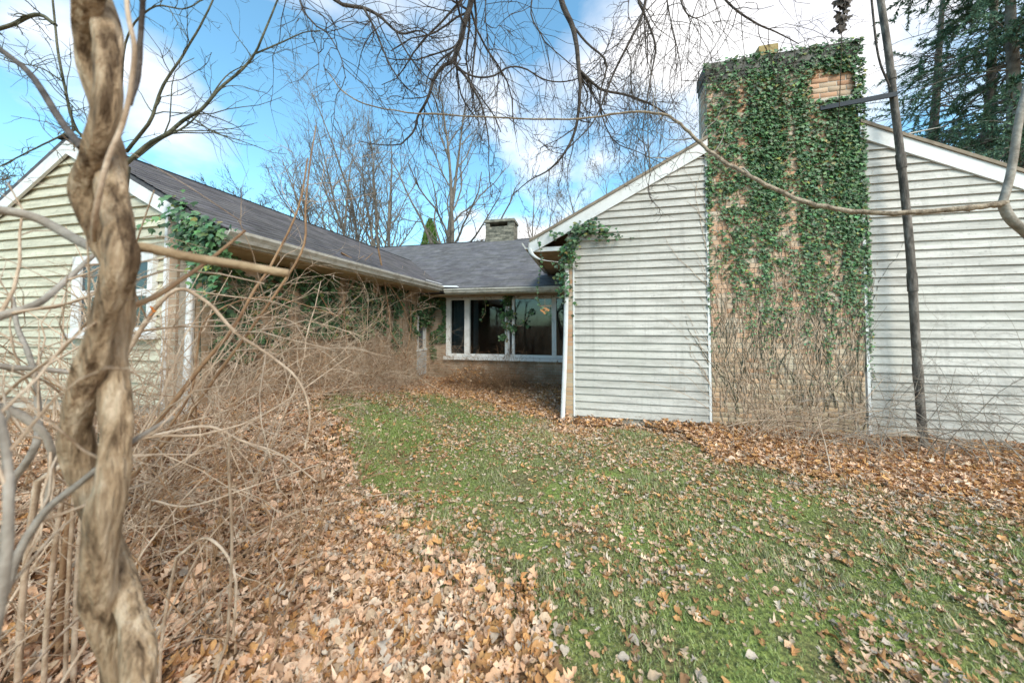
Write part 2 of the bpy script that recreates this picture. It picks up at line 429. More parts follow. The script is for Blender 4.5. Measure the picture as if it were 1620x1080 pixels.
M['litter'] = mat('dry_oak_leaf', (.82,.8,.78), (1.0,1.0,1.0), 40, .75, .25, 120, attr=True, trans=.12)
M['grass'] = mat('grass_blade', (.85,.9,.8), (1.15,1.1,1.1), 3, .7, 0, attr=True, trans=.2)

def ground_material():
    m = bpy.data.materials.new('lawn_soil'); m.use_nodes = True; n, l = nodes(m); p = n['Principled BSDF']
    g = n.new('ShaderNodeNewGeometry')
    def noise(s, d=8):
        x = n.new('ShaderNodeTexNoise'); x.inputs['Scale'].default_value = s; x.inputs['Detail'].default_value = d; l.new(g.outputs['Position'], x.inputs['Vector']); return x
    a = noise(2.2); r = n.new('ShaderNodeValToRGB'); e = r.color_ramp.elements
    e[0].position = .36; e[0].color = (.19,.17,.09,1); e[1].position = .64; e[1].color = (.22,.29,.085,1)
    l.new(a.outputs['Fac'], r.inputs[0])
    b = noise(45); r2 = n.new('ShaderNodeValToRGB'); r2.color_ramp.elements[0].position = .4; r2.color_ramp.elements[1].position = .62
    r2.color_ramp.elements[0].color = (.5,.5,.5,1); r2.color_ramp.elements[1].color = (1.2,1.15,1,1); l.new(b.outputs['Fac'], r2.inputs[0])
    at_ = n.new('ShaderNodeVertexColor'); at_.layer_name = 'tone'
    mt = n.new('ShaderNodeMix'); mt.data_type = 'RGBA'; l.new(at_.outputs[0], mt.inputs[0]); mt.inputs[6].default_value = (.36,.24,.15,1); l.new(r.outputs[0], mt.inputs[7])
    mm = n.new('ShaderNodeMix'); mm.data_type = 'RGBA'; mm.blend_type = 'MULTIPLY'; mm.inputs[0].default_value = 1
    l.new(mt.outputs[2], mm.inputs[6]); l.new(r2.outputs[0], mm.inputs[7]); l.new(mm.outputs[2], p.inputs['Base Color'])
    p.inputs['Roughness'].default_value = .95; p.inputs['Specular IOR Level'].default_value = .1
    bp = n.new('ShaderNodeBump'); bp.inputs['Strength'].default_value = .8; bp.inputs['Distance'].default_value = .03
    l.new(b.outputs['Fac'], bp.inputs['Height']); l.new(bp.outputs[0], p.inputs['Normal'])
    return m
M['ground'] = ground_material()
def glass_material():
    m = bpy.data.materials.new('window_glass'); m.use_nodes = True; n, l = nodes(m); n.remove(n['Principled BSDF'])
    fr = n.new('ShaderNodeFresnel'); fr.inputs[0].default_value = 1.5
    t = n.new('ShaderNodeBsdfTransparent'); t.inputs[0].default_value = (.62,.68,.70,1)
    gl = n.new('ShaderNodeBsdfGlossy'); gl.inputs['Roughness'].default_value = .03; gl.inputs[0].default_value = (.85,.9,.95,1)
    ms = n.new('ShaderNodeMixShader'); l.new(fr.outputs[0], ms.inputs[0]); l.new(t.outputs[0], ms.inputs[1]); l.new(gl.outputs[0], ms.inputs[2])
    l.new(ms.outputs[0], n['Material Output'].inputs[0]); return m
M['glass'] = glass_material()

# ------------------------------------------------------------------ ground
# the lawn's outline, traced on the ground; everything outside it lies under fallen leaves
lawn_px = [(515,705),(560,668),(640,642),(760,640),(850,664),(905,690),(1010,690),(1090,712),(1160,748),(1290,770),(1420,790),(1560,812),(1720,840),
           (1900,1000),(1900,1300),(1150,1300),(1000,1080),(930,985),(840,930),(740,880),(650,815),(585,765)]
lawn = np.array([onZ(x, y, 0.0)[:2] for x, y in lawn_px])
def lawn_sd(X, Y):
    """signed distance to the lawn outline, positive inside"""
    X = np.asarray(X, float); Y = np.asarray(Y, float); d = np.full(X.shape, 1e9); ins = np.zeros(X.shape, bool)
    for i in range(len(lawn)):
        a, b = lawn[i], lawn[(i + 1) % len(lawn)]; e = b - a
        t = np.clip(((X - a[0]) * e[0] + (Y - a[1]) * e[1]) / (e @ e), 0, 1)
        d = np.minimum(d, np.hypot(X - a[0] - t * e[0], Y - a[1] - t * e[1]))
        c = (a[1] > Y) != (b[1] > Y)
        ins ^= c & (X < (b[0] - a[0]) * (Y - a[1]) / (b[1] - a[1] + 1e-12) + a[0])
    return np.where(ins, d, -d)
def vnoise(X, Y, s, seed=0):
    """cheap smooth value noise in 0..1"""
    r = np.random.default_rng(seed); T = r.random((64, 64)); x = np.asarray(X) * s + 100; y = np.asarray(Y) * s + 100
    i = np.floor(x).astype(int); j = np.floor(y).astype(int); u = sm(x - i); v = sm(y - j)
    g = lambda a, b: T[a % 64, b % 64]
    return (g(i, j) * (1 - u) + g(i + 1, j) * u) * (1 - v) + (g(i, j + 1) * (1 - u) + g(i + 1, j + 1) * u) * v
gx = np.unique(np.concatenate([np.linspace(-9, 9, 150), [-600,-250,-120,-60,-30,-20,-14,14,20,30,60,120,250,600]]))
gy = np.unique(np.concatenate([np.linspace(-3, 9.5, 110), [-600,-250,-120,-60,-30,-15,-8,13,18,25,40,80,160,300,600]]))
GX, GY = np.meshgrid(gx, gy, indexing='ij'); GZ = terrain(GX, GY)
GZ = GZ + np.where(np.abs(GX) < 9, .015 * (vnoise(GX, GY, 3.0, 3) - .5), 0)
nx, ny = len(gx), len(gy)
idx = np.arange(nx * ny).reshape(nx, ny)
Fg = np.stack([idx[:-1, :-1], idx[1:, :-1], idx[1:, 1:], idx[:-1, 1:]], -1).reshape(-1, 4)
gcol = np.repeat(sm((lawn_sd(GX, GY).ravel() + .4 + .25 * (vnoise(GX, GY, 2.5, 5).ravel() - .5)) / .35)[:, None], 3, 1)
ground = np_mesh('ground', np.stack([GX, GY, GZ], -1).reshape(-1, 3), [Fg], M['ground'], None, True, gcol)
tag(ground, 'patchy lawn and leaf covered soil rising gently beside the house', 'ground', None, 'structure')

# ------------------------------------------------------------------ the house
house = empty('house', (0, 0, 0))
tag(house, 'single storey house with pale lap siding, brick chimney and grey shingle roofs', 'house')
YG = 5.40                                        # plane of the taller gable
SLOPE = .522
RX, RZ = 2.71, 4.86                              # its ridge
def rake_z(x): return RZ - SLOPE * abs(x - RX)   # top of the roof on the taller gable

def board(name, xl0, xr0, z0, xl1, xr1, z1, Y, mat_, parent, t=.032):
    """one lap board: lower edge (z0) proud, upper edge (z1) tucked back; ends may be cut at a slope"""
    b = MB(); yb = Y
    b.v = [(xl0, yb - t, z0), (xr0, yb - t, z0), (xr1, yb - .002, z1), (xl1, yb - .002, z1),
           (xl0, yb, z0), (xr0, yb, z0), (xr1, yb, z1), (xl1, yb, z1), (xl0, yb - t, z0 + .004), (xr0, yb - t, z0 + .004)]
    b.f = [(0,1,9,8),(8,9,2,3),(4,7,6,5),(0,4,5,1),(3,2,6,7),(0,8,3,7,4),(1,5,6,2,9)]
    return b.build(name, mat_, parent)

LAP = .116
gable = MB().prism([(-.30, YG + .02, -.3), (5.75, YG + .02, -.3), (5.75, YG + .02, 3.0), (RX, YG + .02, RZ - .26), (-.30, YG + .02, 3.0)], (0, .14, 0)).build('gable_wall', M['mortar'], house)
def lap_wall(x0, x1, zb, parent, Y, ztop_of, mat_):
    z = zb
    while True:
        z1 = z + LAP + .012
        # clip the board by the rake on either side
        def clip(zz, side):
            if side < 0:
                x = x0
                while ztop_of(x) < zz and x < x1: x += .004
                return x
            x = x1
            while ztop_of(x) < zz and x > x0: x -= .004
            return x
        a0, b0, a1, b1 = clip(z, -1), clip(z, 1), clip(z1, -1), clip(z1, 1)
        if b0 - a0 < .03: break
        if b1 <= a1: a1 = b1 = (a1 + b1) / 2
        j = random.uniform(-.0025, .0025)
        board('siding_board', a0, b0, z + j, a1, b1, z1 + j, Y + random.uniform(-.002, .001), mat_, parent)
        z += LAP
CHX0, CHX1 = 1.79, 3.67
und = lambda x: rake_z(x) - .20
lap_wall(-.18, CHX0 - .035, .115, gable, YG, und, M['siding'])
lap_wall(CHX1 + .035, 5.70, .105, gable, YG, und, M['siding'])
MB().box((-.205, YG - .03, .10), (-.176, YG + .02, 2.98)).build('corner_trim', M['trim'], gable)
MB().box((CHX0 - .036, YG - .032, .10), (CHX0 - .004, YG + .02, 4.16)).build('edge_trim', M['trim'], gable)
MB().box((CHX1 + .004, YG - .032, .08), (CHX1 + .037, YG + .02, 4.16)).build('edge_trim', M['peeling'], gable)

# brick pier at the wall's end
pier = MB().box((-.325, YG - .014, -.2), (-.21, YG + .3, 2.86)).build('brick_pier', M['mortar'], house)
bm_ = MB().box((-.058, -.012, -.031), (.058, .05, .031)); me_pier = bm_.build('tmp', M['brick']).data
bpy.data.objects.remove(bpy.data.objects['tmp'])
z = .02; i = 0
while z < 2.82:
    o = link('brick', me_pier, None, pier); o.location = (-.268 + random.uniform(-.003, .003), YG - .006 + random.uniform(-.003, .002), z); z += .072

# the big brick chimney
CTOP = 5.20
chim = MB().box((CHX0 + .005, YG - .013, -.2), (CHX1 - .005, YG + .33, CTOP + .02)).build('chimney', M['mortar'], house)
BW, BH = .207, .072
me_b = []
def brick_mesh(w):
    h, b = .0315, .0025
    m = MB(); x = w / 2
    m.v = [(-x,.04,-h),(x,.04,-h),(x,.04,h),(-x,.04,h),(-x,-.004,-h),(x,-.004,-h),(x,-.004,h),(-x,-.004,h),(-x+b,-.0075,-h+b),(x-b,-.0075,-h+b),(x-b,-.0075,h-b),(-x+b,-.0075,h-b)]
    m.f = [(4,5,1,0),(5,6,2,1),(6,7,3,2),(7,4,0,3),(8,9,5,4),(9,10,6,5),(10,11,7,6),(11,8,4,7),(8,11,10,9)]
    o = m.build('tmp', M['brick']); d = o.data; bpy.data.objects.remove(o); return d
full, half = brick_mesh(.197), brick_mesh(.094)
spots = []
c = 0; z = .03
while z < CTOP:
    x = CHX0 + .005
    if c % 2: spots.append((x + .05, z, 0)); x += .1035
    while x + .2 < CHX1: spots.append((x + .1, z, 1)); x += BW
    if CHX1 - x > .08: spots.append((x + .05, z, 0))
    c += 1; z += BH
spots.sort(key=lambda s: (s[0] - 2.7) ** 2 * .4 + (s[1] - 2.1) ** 2)
for k, (x, z, w) in enumerate(spots[:300]):
    o = link('brick', full if w else half, None, chim); o.location = (x + random.uniform(-.003, .003), YG - .012 + random.uniform(-.006, .003), z + random.uniform(-.002, .002))
Vb, Fb4, tone = [], [], []
tv = {1: np.array([v.co[:] for v in full.vertices]), 0: np.array([v.co[:] for v in half.vertices])}
tf = np.array([p.vertices[:] for p in full.polygons])
for x, z, w in spots[300:]:
    Fb4.append(tf + len(Vb) * 12); Vb.append(tv[w] + np.array([x + random.uniform(-.003, .003), YG - .012 + random.uniform(-.006, .003), z])); tone.append(np.full((12, 3), random.random()))
# bricks on the flanks that show above the roof
for sx, xx in ((-1, CHX0 + .005), (1, CHX1 - .005)):
    z = 3.9; c = 0
    while z < CTOP:
        for q in range(1):
            v = tv[1].copy(); v = np.stack([xx + sx * (-v[:, 1] - .003), YG + .13 + q * .207 + (c % 2) * .0 + v[:, 0], z + v[:, 2]], -1)
            Fb4.append((tf if sx > 0 else tf[:, ::-1]) + len(Vb) * 12); Vb.append(v); tone.append(np.full((12, 3), random.random()))
        z += BH; c += 1
o = np_mesh('brickwork', np.concatenate(Vb), [np.concatenate(Fb4)], M['brick_joined'], chim, False, np.concatenate(tone)); o['kind'] = 'stuff'
cap = MB().box((CHX0 - .002, YG - .032, CTOP + .0), (CHX1 + .002, YG + .34, CTOP + .10)); cap.box((CHX0 - .014, YG - .042, CTOP + .101), (CHX1 + .014, YG + .35, CTOP + .28))
cap.build('chimney_cap', M['concrete'], chim)
MB().box((2.54, YG + .06, CTOP + .28), (2.79, YG + .3, CTOP + .50)).build('flue_pot', M['flue'], chim)
ch = MB(); ch.box((3.22, YG - .034, 4.66), (3.69, YG - .012, 4.72)); ch.build('mortar_ledge', M['mortar'], chim)

# taller wing: roof, rake boards, gutter, soffit, downspout
OV = .05
yf, yb_ = YG - OV, 12.2
EX0, EX1 = -.91, RX * 2 + .91
def slab(x0, x1, name, t=.045):
    z0, z1 = rake_z(x0), rake_z(x1)
    return MB().prism([(x0, yf - .02, z0), (x1, yf - .02, z1), (x1, yf - .02, z1 - t), (x0, yf - .02, z0 - t)], (0, yb_ - yf, 0)).build(name, M['roof_edge'], house)
slab(EX0, CHX0 - .002, 'roof'); slab(CHX1 + .002, EX1, 'roof')
for xa, xb in ((CHX0 - .002, RX), (RX, CHX1 + .002)):
    MB().prism([(xa, YG + .34, rake_z(xa)), (xb, YG + .34, rake_z(xb)), (xb, YG + .34, rake_z(xb) - .045), (xa, YG + .34, rake_z(xa) - .045)], (0, yb_ - YG - .38, 0)).build('roof', M['roof_edge'], house)
def rakeb(xa, xb, name='rake_board', w=.20, y=None, p=house):
    y = yf if y is None else y
    za, zb2 = rake_z(xa) - .047, rake_z(xb) - .047
    return MB().prism([(xa, y, za), (xb, y, zb2), (xb, y, zb2 - w), (xa, y, za - w)], (0, .028, 0)).build(name, M['trim'], p)
rakeb(EX0 - .01, CHX0 - .002); rakeb(CHX1 + .002, EX1)
ez = rake_z(EX0)
MB().box((EX0 + .02, yf + .035, ez - .165), (-.33, yb_ - 1, ez - .15)).build('soffit', M['soffit'], house)
MB().box((EX0 + .01, yf + .0301, ez - .205), (-.10, yf + .05, ez - .135)).build('eave_return', M['trim'], house)
MB().box((EX0 - .005, yf + .03, ez - .19), (EX0 + .018, 8.2, ez - .05)).build('fascia', M['gutter'], house)
def gutter(p0, p1, out, name='gutter', s=1.0):
    """K-style trough from p0 to p1; out: unit vector away from the wall"""
    p0 = np.array(p0, float); p1 = np.array(p1, float); o = np.array(out, float); prof = [(0, 0), (.0, -.105), (.07, -.105), (.085, -.07), (.118, -.03), (.122, 0), (.108, 0), (.10, -.03), (.065, -.09), (.012, -.09), (.012, 0)]
    return MB().prism([p0 + o * a * s + np.array([0, 0, b * s]) for a, b in prof], p1 - p0).build(name, M['gutter'], house)
gutter((EX0 - .005, yf, ez - .055), (EX0 - .005, 8.0, ez - .055), (-1, 0, 0))
MB().box((-.31, 5.75, -.2), (-.15, 8.6, 2.95)).build('side_wall', M['side_brick'], house)

def duct(pts, w, d, name, mt, parent):
    """rectangular downspout along points, with soft corners"""
    P = smooth_line(pts, 4 * len(pts)); V = []; Fq = []
    for i, p in enumerate(P):
        for a in range(8):
            t = a * math.pi / 4 + math.pi / 8; V.append(p + np.array([w * np.clip(math.cos(t) * 1.25, -1, 1), d * np.clip(math.sin(t) * 1.25, -1, 1), 0]))
    n = len(P)
    for i in range(n - 1):
        for a in range(8): Fq.append((i*8+a, i*8+(a+1)%8, i*8+8+(a+1)%8, i*8+8+a))
    return np_mesh(name, np.array(V), [np.array(Fq)], mt, parent, False)
duct([onY(838,393,YG-.1), onY(842,402,YG-.1), onY(856,411,YG-.1), onY(889,416,YG-.1), onY(896,424,YG-.09), onY(896,470,YG-.09), onY(894,560,YG-.1), onY(890,666,YG-.12)], .035, .027, 'downspout', M['trim'], house)
MB().box(tuple(onY(884,672,YG-.12) + np.array([0, -.06, -.03])), tuple(onY(893,664,YG-.12) + np.array([0, .05, .01]))).build('downspout_boot', M['metal'], house)

# ---- middle wing
YM, EM, ZM = 8.12, 7.42, 2.43            # wall plane, eave line, roof edge height
MS = .512; MRY = 11.9; MRZ = ZM + MS * (MRY - EM)
LX, LRX, LE = -4.08, -5.72, -3.47        # left wing: long wall, ridge, eave
LZ = 2.50; LS = .527; LRZ = LZ + LS * (LE - LRX); LYW = 2.52; LYF = 2.455
wall = MB().box((LX - .1, YM, -.2), (-3.62, YM + .2, 2.40)); wall.box((-3.62, YM, -.2), (.2, YM + .2, .70)); wall.box((-3.62, YM, 2.26), (.2, YM + .2, 2.40))
ww = wall.build('window_wall', M['mid_brick'], house)
MB().box((-3.66, YM - .09, .655), (-.12, YM - .002, .735)).build('window_ledge', M['peeling'], house)
MB().box((-3.7, YM - .03, 2.245), (-.12, YM - .002, 2.30)).build('head_trim', M['peeling'], house)
v = MB(); v.box((-1.86, YM - .015, .06), (-1.42, YM - .002, .16)); v.build('crawl_vent', M['dark'], house)
v = MB()
for q in range(5): v.box((-1.85 + q * .1, YM - .03, .06), (-1.835 + q * .1, YM - .016, .16))
v.build('vent_bar', M['metal'], house)

win = empty('window', (0, 0, 0), house)
ZB, ZT = .775, 2.235
mull = [(-3.60, -3.50), (-3.27, -3.17), (-2.40, -2.30), (-2.20, -2.145), (-.98, -.88)]
xs_of = lambda px: onY(px, 515, YM - .03)[0]
mpx = [(706, 713), (735, 743), (799, 806), (810, 814), (873, 880)]
ml = [(xs_of(a), xs_of(b)) for a, b in mpx]
for k, (a, b) in enumerate(ml):
    MB().box((a, YM - .045 - .004 * (k % 2), ZB - .02), (b, YM + .06, ZT)).build('mullion', M['peeling'] if k in (0, 2) else M['trim'], win)
MB().box((ml[0][0], YM - .03, ZB - .035), (-.12, YM + .08, ZB + .03)).build('window_sill', M['trim'], win)
MB().box((ml[0][0], YM - .03, ZT - .03), (-.12, YM + .08, ZT + .02)).build('window_head', M['peeling'], win)
for a, b in ((ml[0][1], ml[1][0]), (ml[1][1], ml[2][0]), (ml[3][1], ml[4][0]), (ml[4][1], -.12)):
    MB().box((a, YM + .02, ZB + .03), (b, YM + .026, ZT - .03)).build('pane', M['glass'], win)
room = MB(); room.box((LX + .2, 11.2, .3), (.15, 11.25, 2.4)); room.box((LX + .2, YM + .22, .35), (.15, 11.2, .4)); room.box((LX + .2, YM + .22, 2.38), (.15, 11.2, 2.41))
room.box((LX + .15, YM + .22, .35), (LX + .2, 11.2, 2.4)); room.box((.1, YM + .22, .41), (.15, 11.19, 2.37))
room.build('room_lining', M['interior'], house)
def curtain(xa, xb, y):
    n = 60; X = np.linspace(xa, xb, n); Yc = y + .025 * np.sin(np.arange(n) * 1.15)
    V = np.concatenate([np.stack([X, Yc, np.full(n, .55)], -1), np.stack([X, Yc, np.full(n, 2.3)], -1)])
    i = np.arange(n - 1); o = np_mesh('curtain', V, [np.stack([i, i + 1, n + i + 1, n + i], -1)], M['curtain']); return o
tag(curtain(xs_of(711), xs_of(737), YM + .24), 'pale blue grey pleated curtain filling the narrow window pane', 'curtain')
tag(curtain(xs_of(743), xs_of(751), YM + .27), 'narrow gathered curtain at the edge of the wide window pane', 'curtain')
lc = onY(862, 490, YM + 1.0)
lamp = empty('pendant_lamp', lc); tag(lamp, 'amber glass pendant lamp glowing behind the picture window', 'lamp')
def lathe(name, prof, mt, parent, seg=20):
    V = np.array([(r * math.cos(a), r * math.sin(a), z) for r, z in prof for a in np.arange(seg) * 2 * math.pi / seg]); n = len(prof)
    i = np.arange(n - 1)[:, None] * seg; k = np.arange(seg)[None]; k2 = (k + 1) % seg
    return np_mesh(name, V, [np.stack([i + k, i + k2, i + seg + k2, i + seg + k], -1).reshape(-1, 4)], mt, parent)
lathe('lamp_shade', [(.02, .06), (.06, .05), (.13, .0), (.12, -.03), (.05, -.07), (.03, -.11), (.0, -.12)], M['lamp'], lamp)
MB().box((-.15, -.012, .09), (.22, .012, .125)).build('lamp_arm', M['brass'], lamp)
tubes('lamp_rod', [(np.array([[0, 0, .05], [0, 0, .4], [0, 0, 2.38 - lc[2]]]), np.full(3, .008))], M['brass'], lamp, 6)

def shingles(name, origin, u, s, ulen, slen, keepf, parent, exp=.14, tab=.30):
    """overlapping asphalt tabs on a roof plane: origin at eave, u along eave, s up the slope"""
    origin, u, s = np.array(origin, float), nrm(np.array(u, float)), nrm(np.array(s, float)); nn = np.cross(u, s); nn = nn * np.sign(nn[2])
    V, Fq, C_ = [], [], []; k = 0; r = 0
    while r * exp < slen:
        a = -tab * (.5 if r % 2 else 0) - random.uniform(0, .04)
        while a < ulen:
            w = tab * random.uniform(.985, 1.0) - .003; a0, a1 = max(a, 0), min(a + w, ulen)
            if a1 - a0 > .02:
                s0 = r * exp + random.uniform(-.004, .004); s1 = min(s0 + exp * 1.15, slen)
                c = origin + u * (a0 + a1) / 2 + s * (s0 + s1) / 2
                if keepf(c):
                    h0, h1 = .011 + random.uniform(0, .004), .003
                    p = [origin + u * aa + s * ss + nn * hh for aa, ss, hh in ((a0, s0, h0), (a1, s0, h0), (a1, s1, h1), (a0, s1, h1), (a0, s0, 0), (a1, s0, 0))]
                    V += p; Fq += [(k, k+1, k+2, k+3), (k+4, k+5, k+1, k)]; k += 6
                    C_ += [np.full(3, random.uniform(.80, 1.12)) * np.array([1, 1, random.uniform(.96, 1.05)])] * 6
            a += tab
        r += 1
    o = np_mesh(name, np.array(V), [np.array(Fq)], M['shingle'], parent, False, np.array(C_)); o['kind'] = 'stuff'; return o

# middle roof (front slope runs from the valley to behind the taller wing)
def mz(y): return ZM + MS * (y - EM)
def lz(x): return LZ + LS * (LE - x)
vy = EM + (LRZ - ZM) / MS                # where the left ridge dies into the middle roof
mroof = MB().prism([(LE, EM, ZM), (3.2, EM, ZM), (3.2, MRY, MRZ), (LRX - 3.0, MRY, MRZ), (LRX - 3.0, vy + .3, mz(vy + .3)), (LRX, vy, LRZ)], (0, 0, -.06)).build('roof', M['deck'], house)
MB().prism([(3.2, MRY, MRZ), (LRX - 3.0, MRY, MRZ), (LRX - 3.0, MRY + 4.4, MRZ - 2.2), (3.2, MRY + 4.4, MRZ - 2.2)], (0, 0, -.06)).build('roof', M['deck'], house)
sv = np.array([0, 1, MS]); shingles('shingles', (LRX - 3.0, EM - .02, ZM + .004), (1, 0, 0), sv, 8.8, (MRY - EM) * math.hypot(1, MS), lambda c: c[2] > lz(c[0]) - .12 and c[0] < .0 or c[1] > vy + .2 and c[0] < 0, mroof)
MB().prism([(LRX - 3, MRY - .1, MRZ - .03), (LRX - 3, MRY, MRZ + .03), (LRX - 3, MRY + .1, MRZ - .03)], (8.9, 0, 0)).build('ridge_cap', M['shingle'], mroof)
MB().box((LE + .125, EM - .002, ZM - .13), (-.2, EM + .022, ZM - .005)).build('fascia', M['gutter'], house)
gutter((LE + .13, EM - .003, ZM - .012), (-.35, EM - .003, ZM - .012), (0, -1, 0), s=.85)
MB().box((LX, EM + .03, ZM - .15), (-.15, YM + .02, ZM - .135)).build('soffit', M['soffit'], house)
MB().prism([(LE + .02, EM - .10, ZM + .035), (-2.95, EM - .09, ZM + .018), (-3.05, EM + .02, ZM + .06), (LE - .02, EM + .03, ZM + .075)], (0, 0, .01)).build('flashing', M['trim'], house)
MB().prism([(LE + .10, EM - .9, LZ + .02), (LE + .11, EM - .12, LZ + .02), (LE - .01, EM - .02, LZ + .06), (LE + .03, EM - .8, LZ + .045)], (0, 0, .01)).build('flashing', M['trim'], house)

# far chimney on the middle ridge
p0, p1 = onY(768, 381, 11.75), onY(818, 381, 11.75); pt = onY(793, 346, 11.75)[2]
far = empty('chimney', (0, 0, 0), house)
x0, x1 = p0[0], p1[0] - .12; zt = pt - .02; zb = MRZ - .3
cw = MB(); cw.box((x0 + .02, 11.77, zb), (x1 - .02, 12.4, zt - .32)); cw.build('stack_core', M['mortar'], far)
r_ = 0; z = zb
sb = {}
while z < zt - .33:
    x = x0 + (0 if r_ % 2 else -.0); first = True
    while x < x1 - .03:
        w = min((.26 if (first and r_ % 2) else random.choice((.30, .38, .44))), x1 - x); first = False
        if x1 - x - w < .08: w = x1 - x
        o = MB().box((-w / 2 + .006, -.012, -.047), (w / 2 - .006, .08, .047)).build('stone', M['stone'], far); o.location = (x + w / 2, 11.76 + random.uniform(-.01, .008), z + .05); x += w
    for q in range(2):
        o = MB().box((-.02, -.15, -.047), (.05, .15, .047)).build('stone', M['stone'], far); o.location = (x1 - .045, 11.94 + q * .31, z + .05)
    z += .1; r_ += 1
for xa, xb in ((x0, x0 + .17), (x1 - .24, x1)):
    for ya in (11.75, 12.2): MB().box((xa, ya, zt - .33), (xb, ya + .22, zt - .1)).build('stack_post', M['stone'], far)
MB().box((x0 + .18, 12.38, zt - .33), (x1 - .25, 12.42, zt - .1)).build('stack_back', M['concrete'], far)
MB().box((x0 - .03, 11.70, zt - .099), (x1 + .03, 12.48, zt)).build('stack_cap', M['stone'], far)
for xa in (x0 + .27, x1 - .4):
    lathe('flue_pot', [(.085, -.3), (.09, 0), (.07, 0), (.065, -.3)], M['flue'], far, 14).location = (xa, 12.0, zt - .22)

# ---- left wing
lroof = MB().prism([(LE, LYF, LZ), (LE, EM, LZ), (LRX, vy + .15, LRZ), (LRX, LYF, LRZ)], (0, 0, -.05)).build('roof', M['deck'], house)
LL = 2 * LRX - LE
MB().prism([(LL, LYF, LZ), (LRX, LYF, LRZ), (LRX, vy + 2, LRZ), (LL, vy + 2, LZ)], (0, 0, -.05)).build('roof', M['deck'], house)
shingles('shingles', (LE + .02, LYF - .02, LZ + .004), (0, 1, 0), (-1, 0, LS), vy - LYF + .2, (LE - LRX) * math.hypot(1, LS), lambda c: c[2] > mz(c[1]) - .10 or c[1] < EM, lroof)
MB().prism([(LRX - .11, LYF - .02, LRZ - .03), (LRX, LYF - .02, LRZ + .03), (LRX + .11, LYF - .02, LRZ - .03)], (0, vy - LYF + .2, 0)).build('ridge_cap', M['shingle'], lroof)
lgable = MB().prism([(LL + .6, LYW + .02, .2), (LX, LYW + .02, .2), (LX, LYW + .02, LZ + .3), (LRX, LYW + .02, LRZ - .13), (LL + .6, LYW + .02, LZ + .3)], (0, .14, 0)).build('gable_wall', M['mortar'], house)
lund = lambda x: LRZ - LS * abs(x - LRX) - .13
WX0, WX1, WZ0, WZ1 = onY(126, 480, LYW)[0], onY(252, 480, LYW)[0], onY(252, 528, LYW)[2], onY(252, 400, LYW)[2]
lap_wall(LL + .6, LX - .15, .72, lgable, LYW, lund, M['siding_cream'])
MB().box((LX - .15, LYW - .03, .70), (LX - .11, LYW + .02, 2.72)).build('corner_trim', M['peeling'], lgable)
MB().box((LX - .108, LYW - .006, .2), (LX + .0, LYW + .018, 2.70)).build('corner_brick', M['mid_brick'], lgable)
lw = empty('window', (0, 0, 0), house)
yy = LYW - .065
for a, b, c_, d in ((WX0, WX0 + .13, WZ0, WZ1), (WX1 - .07, WX1, WZ0, WZ1), (WX0 + .131, WX1 - .071, WZ1 - .09, WZ1), (WX0 + .131, WX1 - .071, WZ0, WZ0 + .07), (WX0 + .131, WX1 - .071, (WZ0 + WZ1) / 2 - .03, (WZ0 + WZ1) / 2 + .04)):
    MB().box((a, yy, c_), (b, LYW - .0155, d)).build('window_frame', M['trim'], lw)
MB().box((WX0 - .04, yy - .05, WZ0 - .05), (WX1 + .04, LYW - .015, WZ0 - .002)).build('window_sill', M['trim'], lw)
M['glass_opaque'] = plain('dusky_pane', (.035, .05, .06), .06)
for c_, d in ((WZ0 + .07, (WZ0 + WZ1) / 2 - .03), ((WZ0 + WZ1) / 2 + .04, WZ1 - .09)):
    MB().box((WX0 + .131, LYW - .045, c_), (WX1 - .071, LYW - .034, d)).build('pane', M['glass_opaque'], lw)
# rake boards
for xa, xb in ((LE, LRX), (LRX, LL)):
    za, zb2 = lz(xa) if xa >= LRX else LZ, LRZ if xb == LRX else LZ
    za = LZ if xa == LE else LRZ
    MB().prism([(xa, LYF, za - .052), (xb, LYF, zb2 - .052), (xb, LYF, zb2 - .20), (xa, LYF, za - .20)], (0, .028, 0)).build('rake_board', M['trim'], house)
lwall = MB(); lwall.box((LX - .15, LYW + .17, -.1), (LX, 7.42, 2.40)); lwall.box((LX - .15, 7.42, -.1), (LX, 7.85, .95)); lwall.box((LX - .15, 7.85, -.1), (LX, YM - .002, 2.40)); lwall.box((LX - .15, 7.42, 2.1), (LX, 7.85, 2.40))
lwall.build('side_wall', M['side_brick'], house)
nw = empty('window', (0, 0, 0), house)
MB().box((LX - .1, 7.421, .95), (LX - .05, 7.849, 2.1)).build('pane', M['glass_opaque'], nw)
for a, b in ((7.421, 7.47), (7.80, 7.849)): MB().box((LX - .045, a, .95), (LX + .03, b, 2.1)).build('window_frame', M['peeling'], nw)
MB().box((LX - .045, 7.40, .90), (LX + .05, 7.87, .949)).build('window_sill', M['peeling'], nw)
MB().box((LX + .002, 7.42, .30), (LX + .04, 7.85, .88)).build('wall_panel', M['panel'], house)
gutter((LE, LYF + .02, LZ - .012), (LE, EM + .0, LZ - .012), (1, 0, 0))
MB().box((LE - .03, LYF + .03, LZ - .14), (LE - .001, EM, LZ - .052)).build('fascia', M['gutter'], house)
MB().box((LX, LYF + .09, LZ - .155), (LE - .031, EM + .02, LZ - .142)).build('soffit', M['soffit'], house)
dl = onY(297, 560, LYW - .06)
duct([onY(352, 372, LYF + .1), onY(345, 379, LYF + .12), onY(318, 398, LYF + .2), onY(306, 418, LYW - .07), onY(302, 440, LYW - .07), onY(298, 540, LYW - .07), onY(292, 654, LYW - .09)], .03, .024, 'downspout', M['peeling'], house)

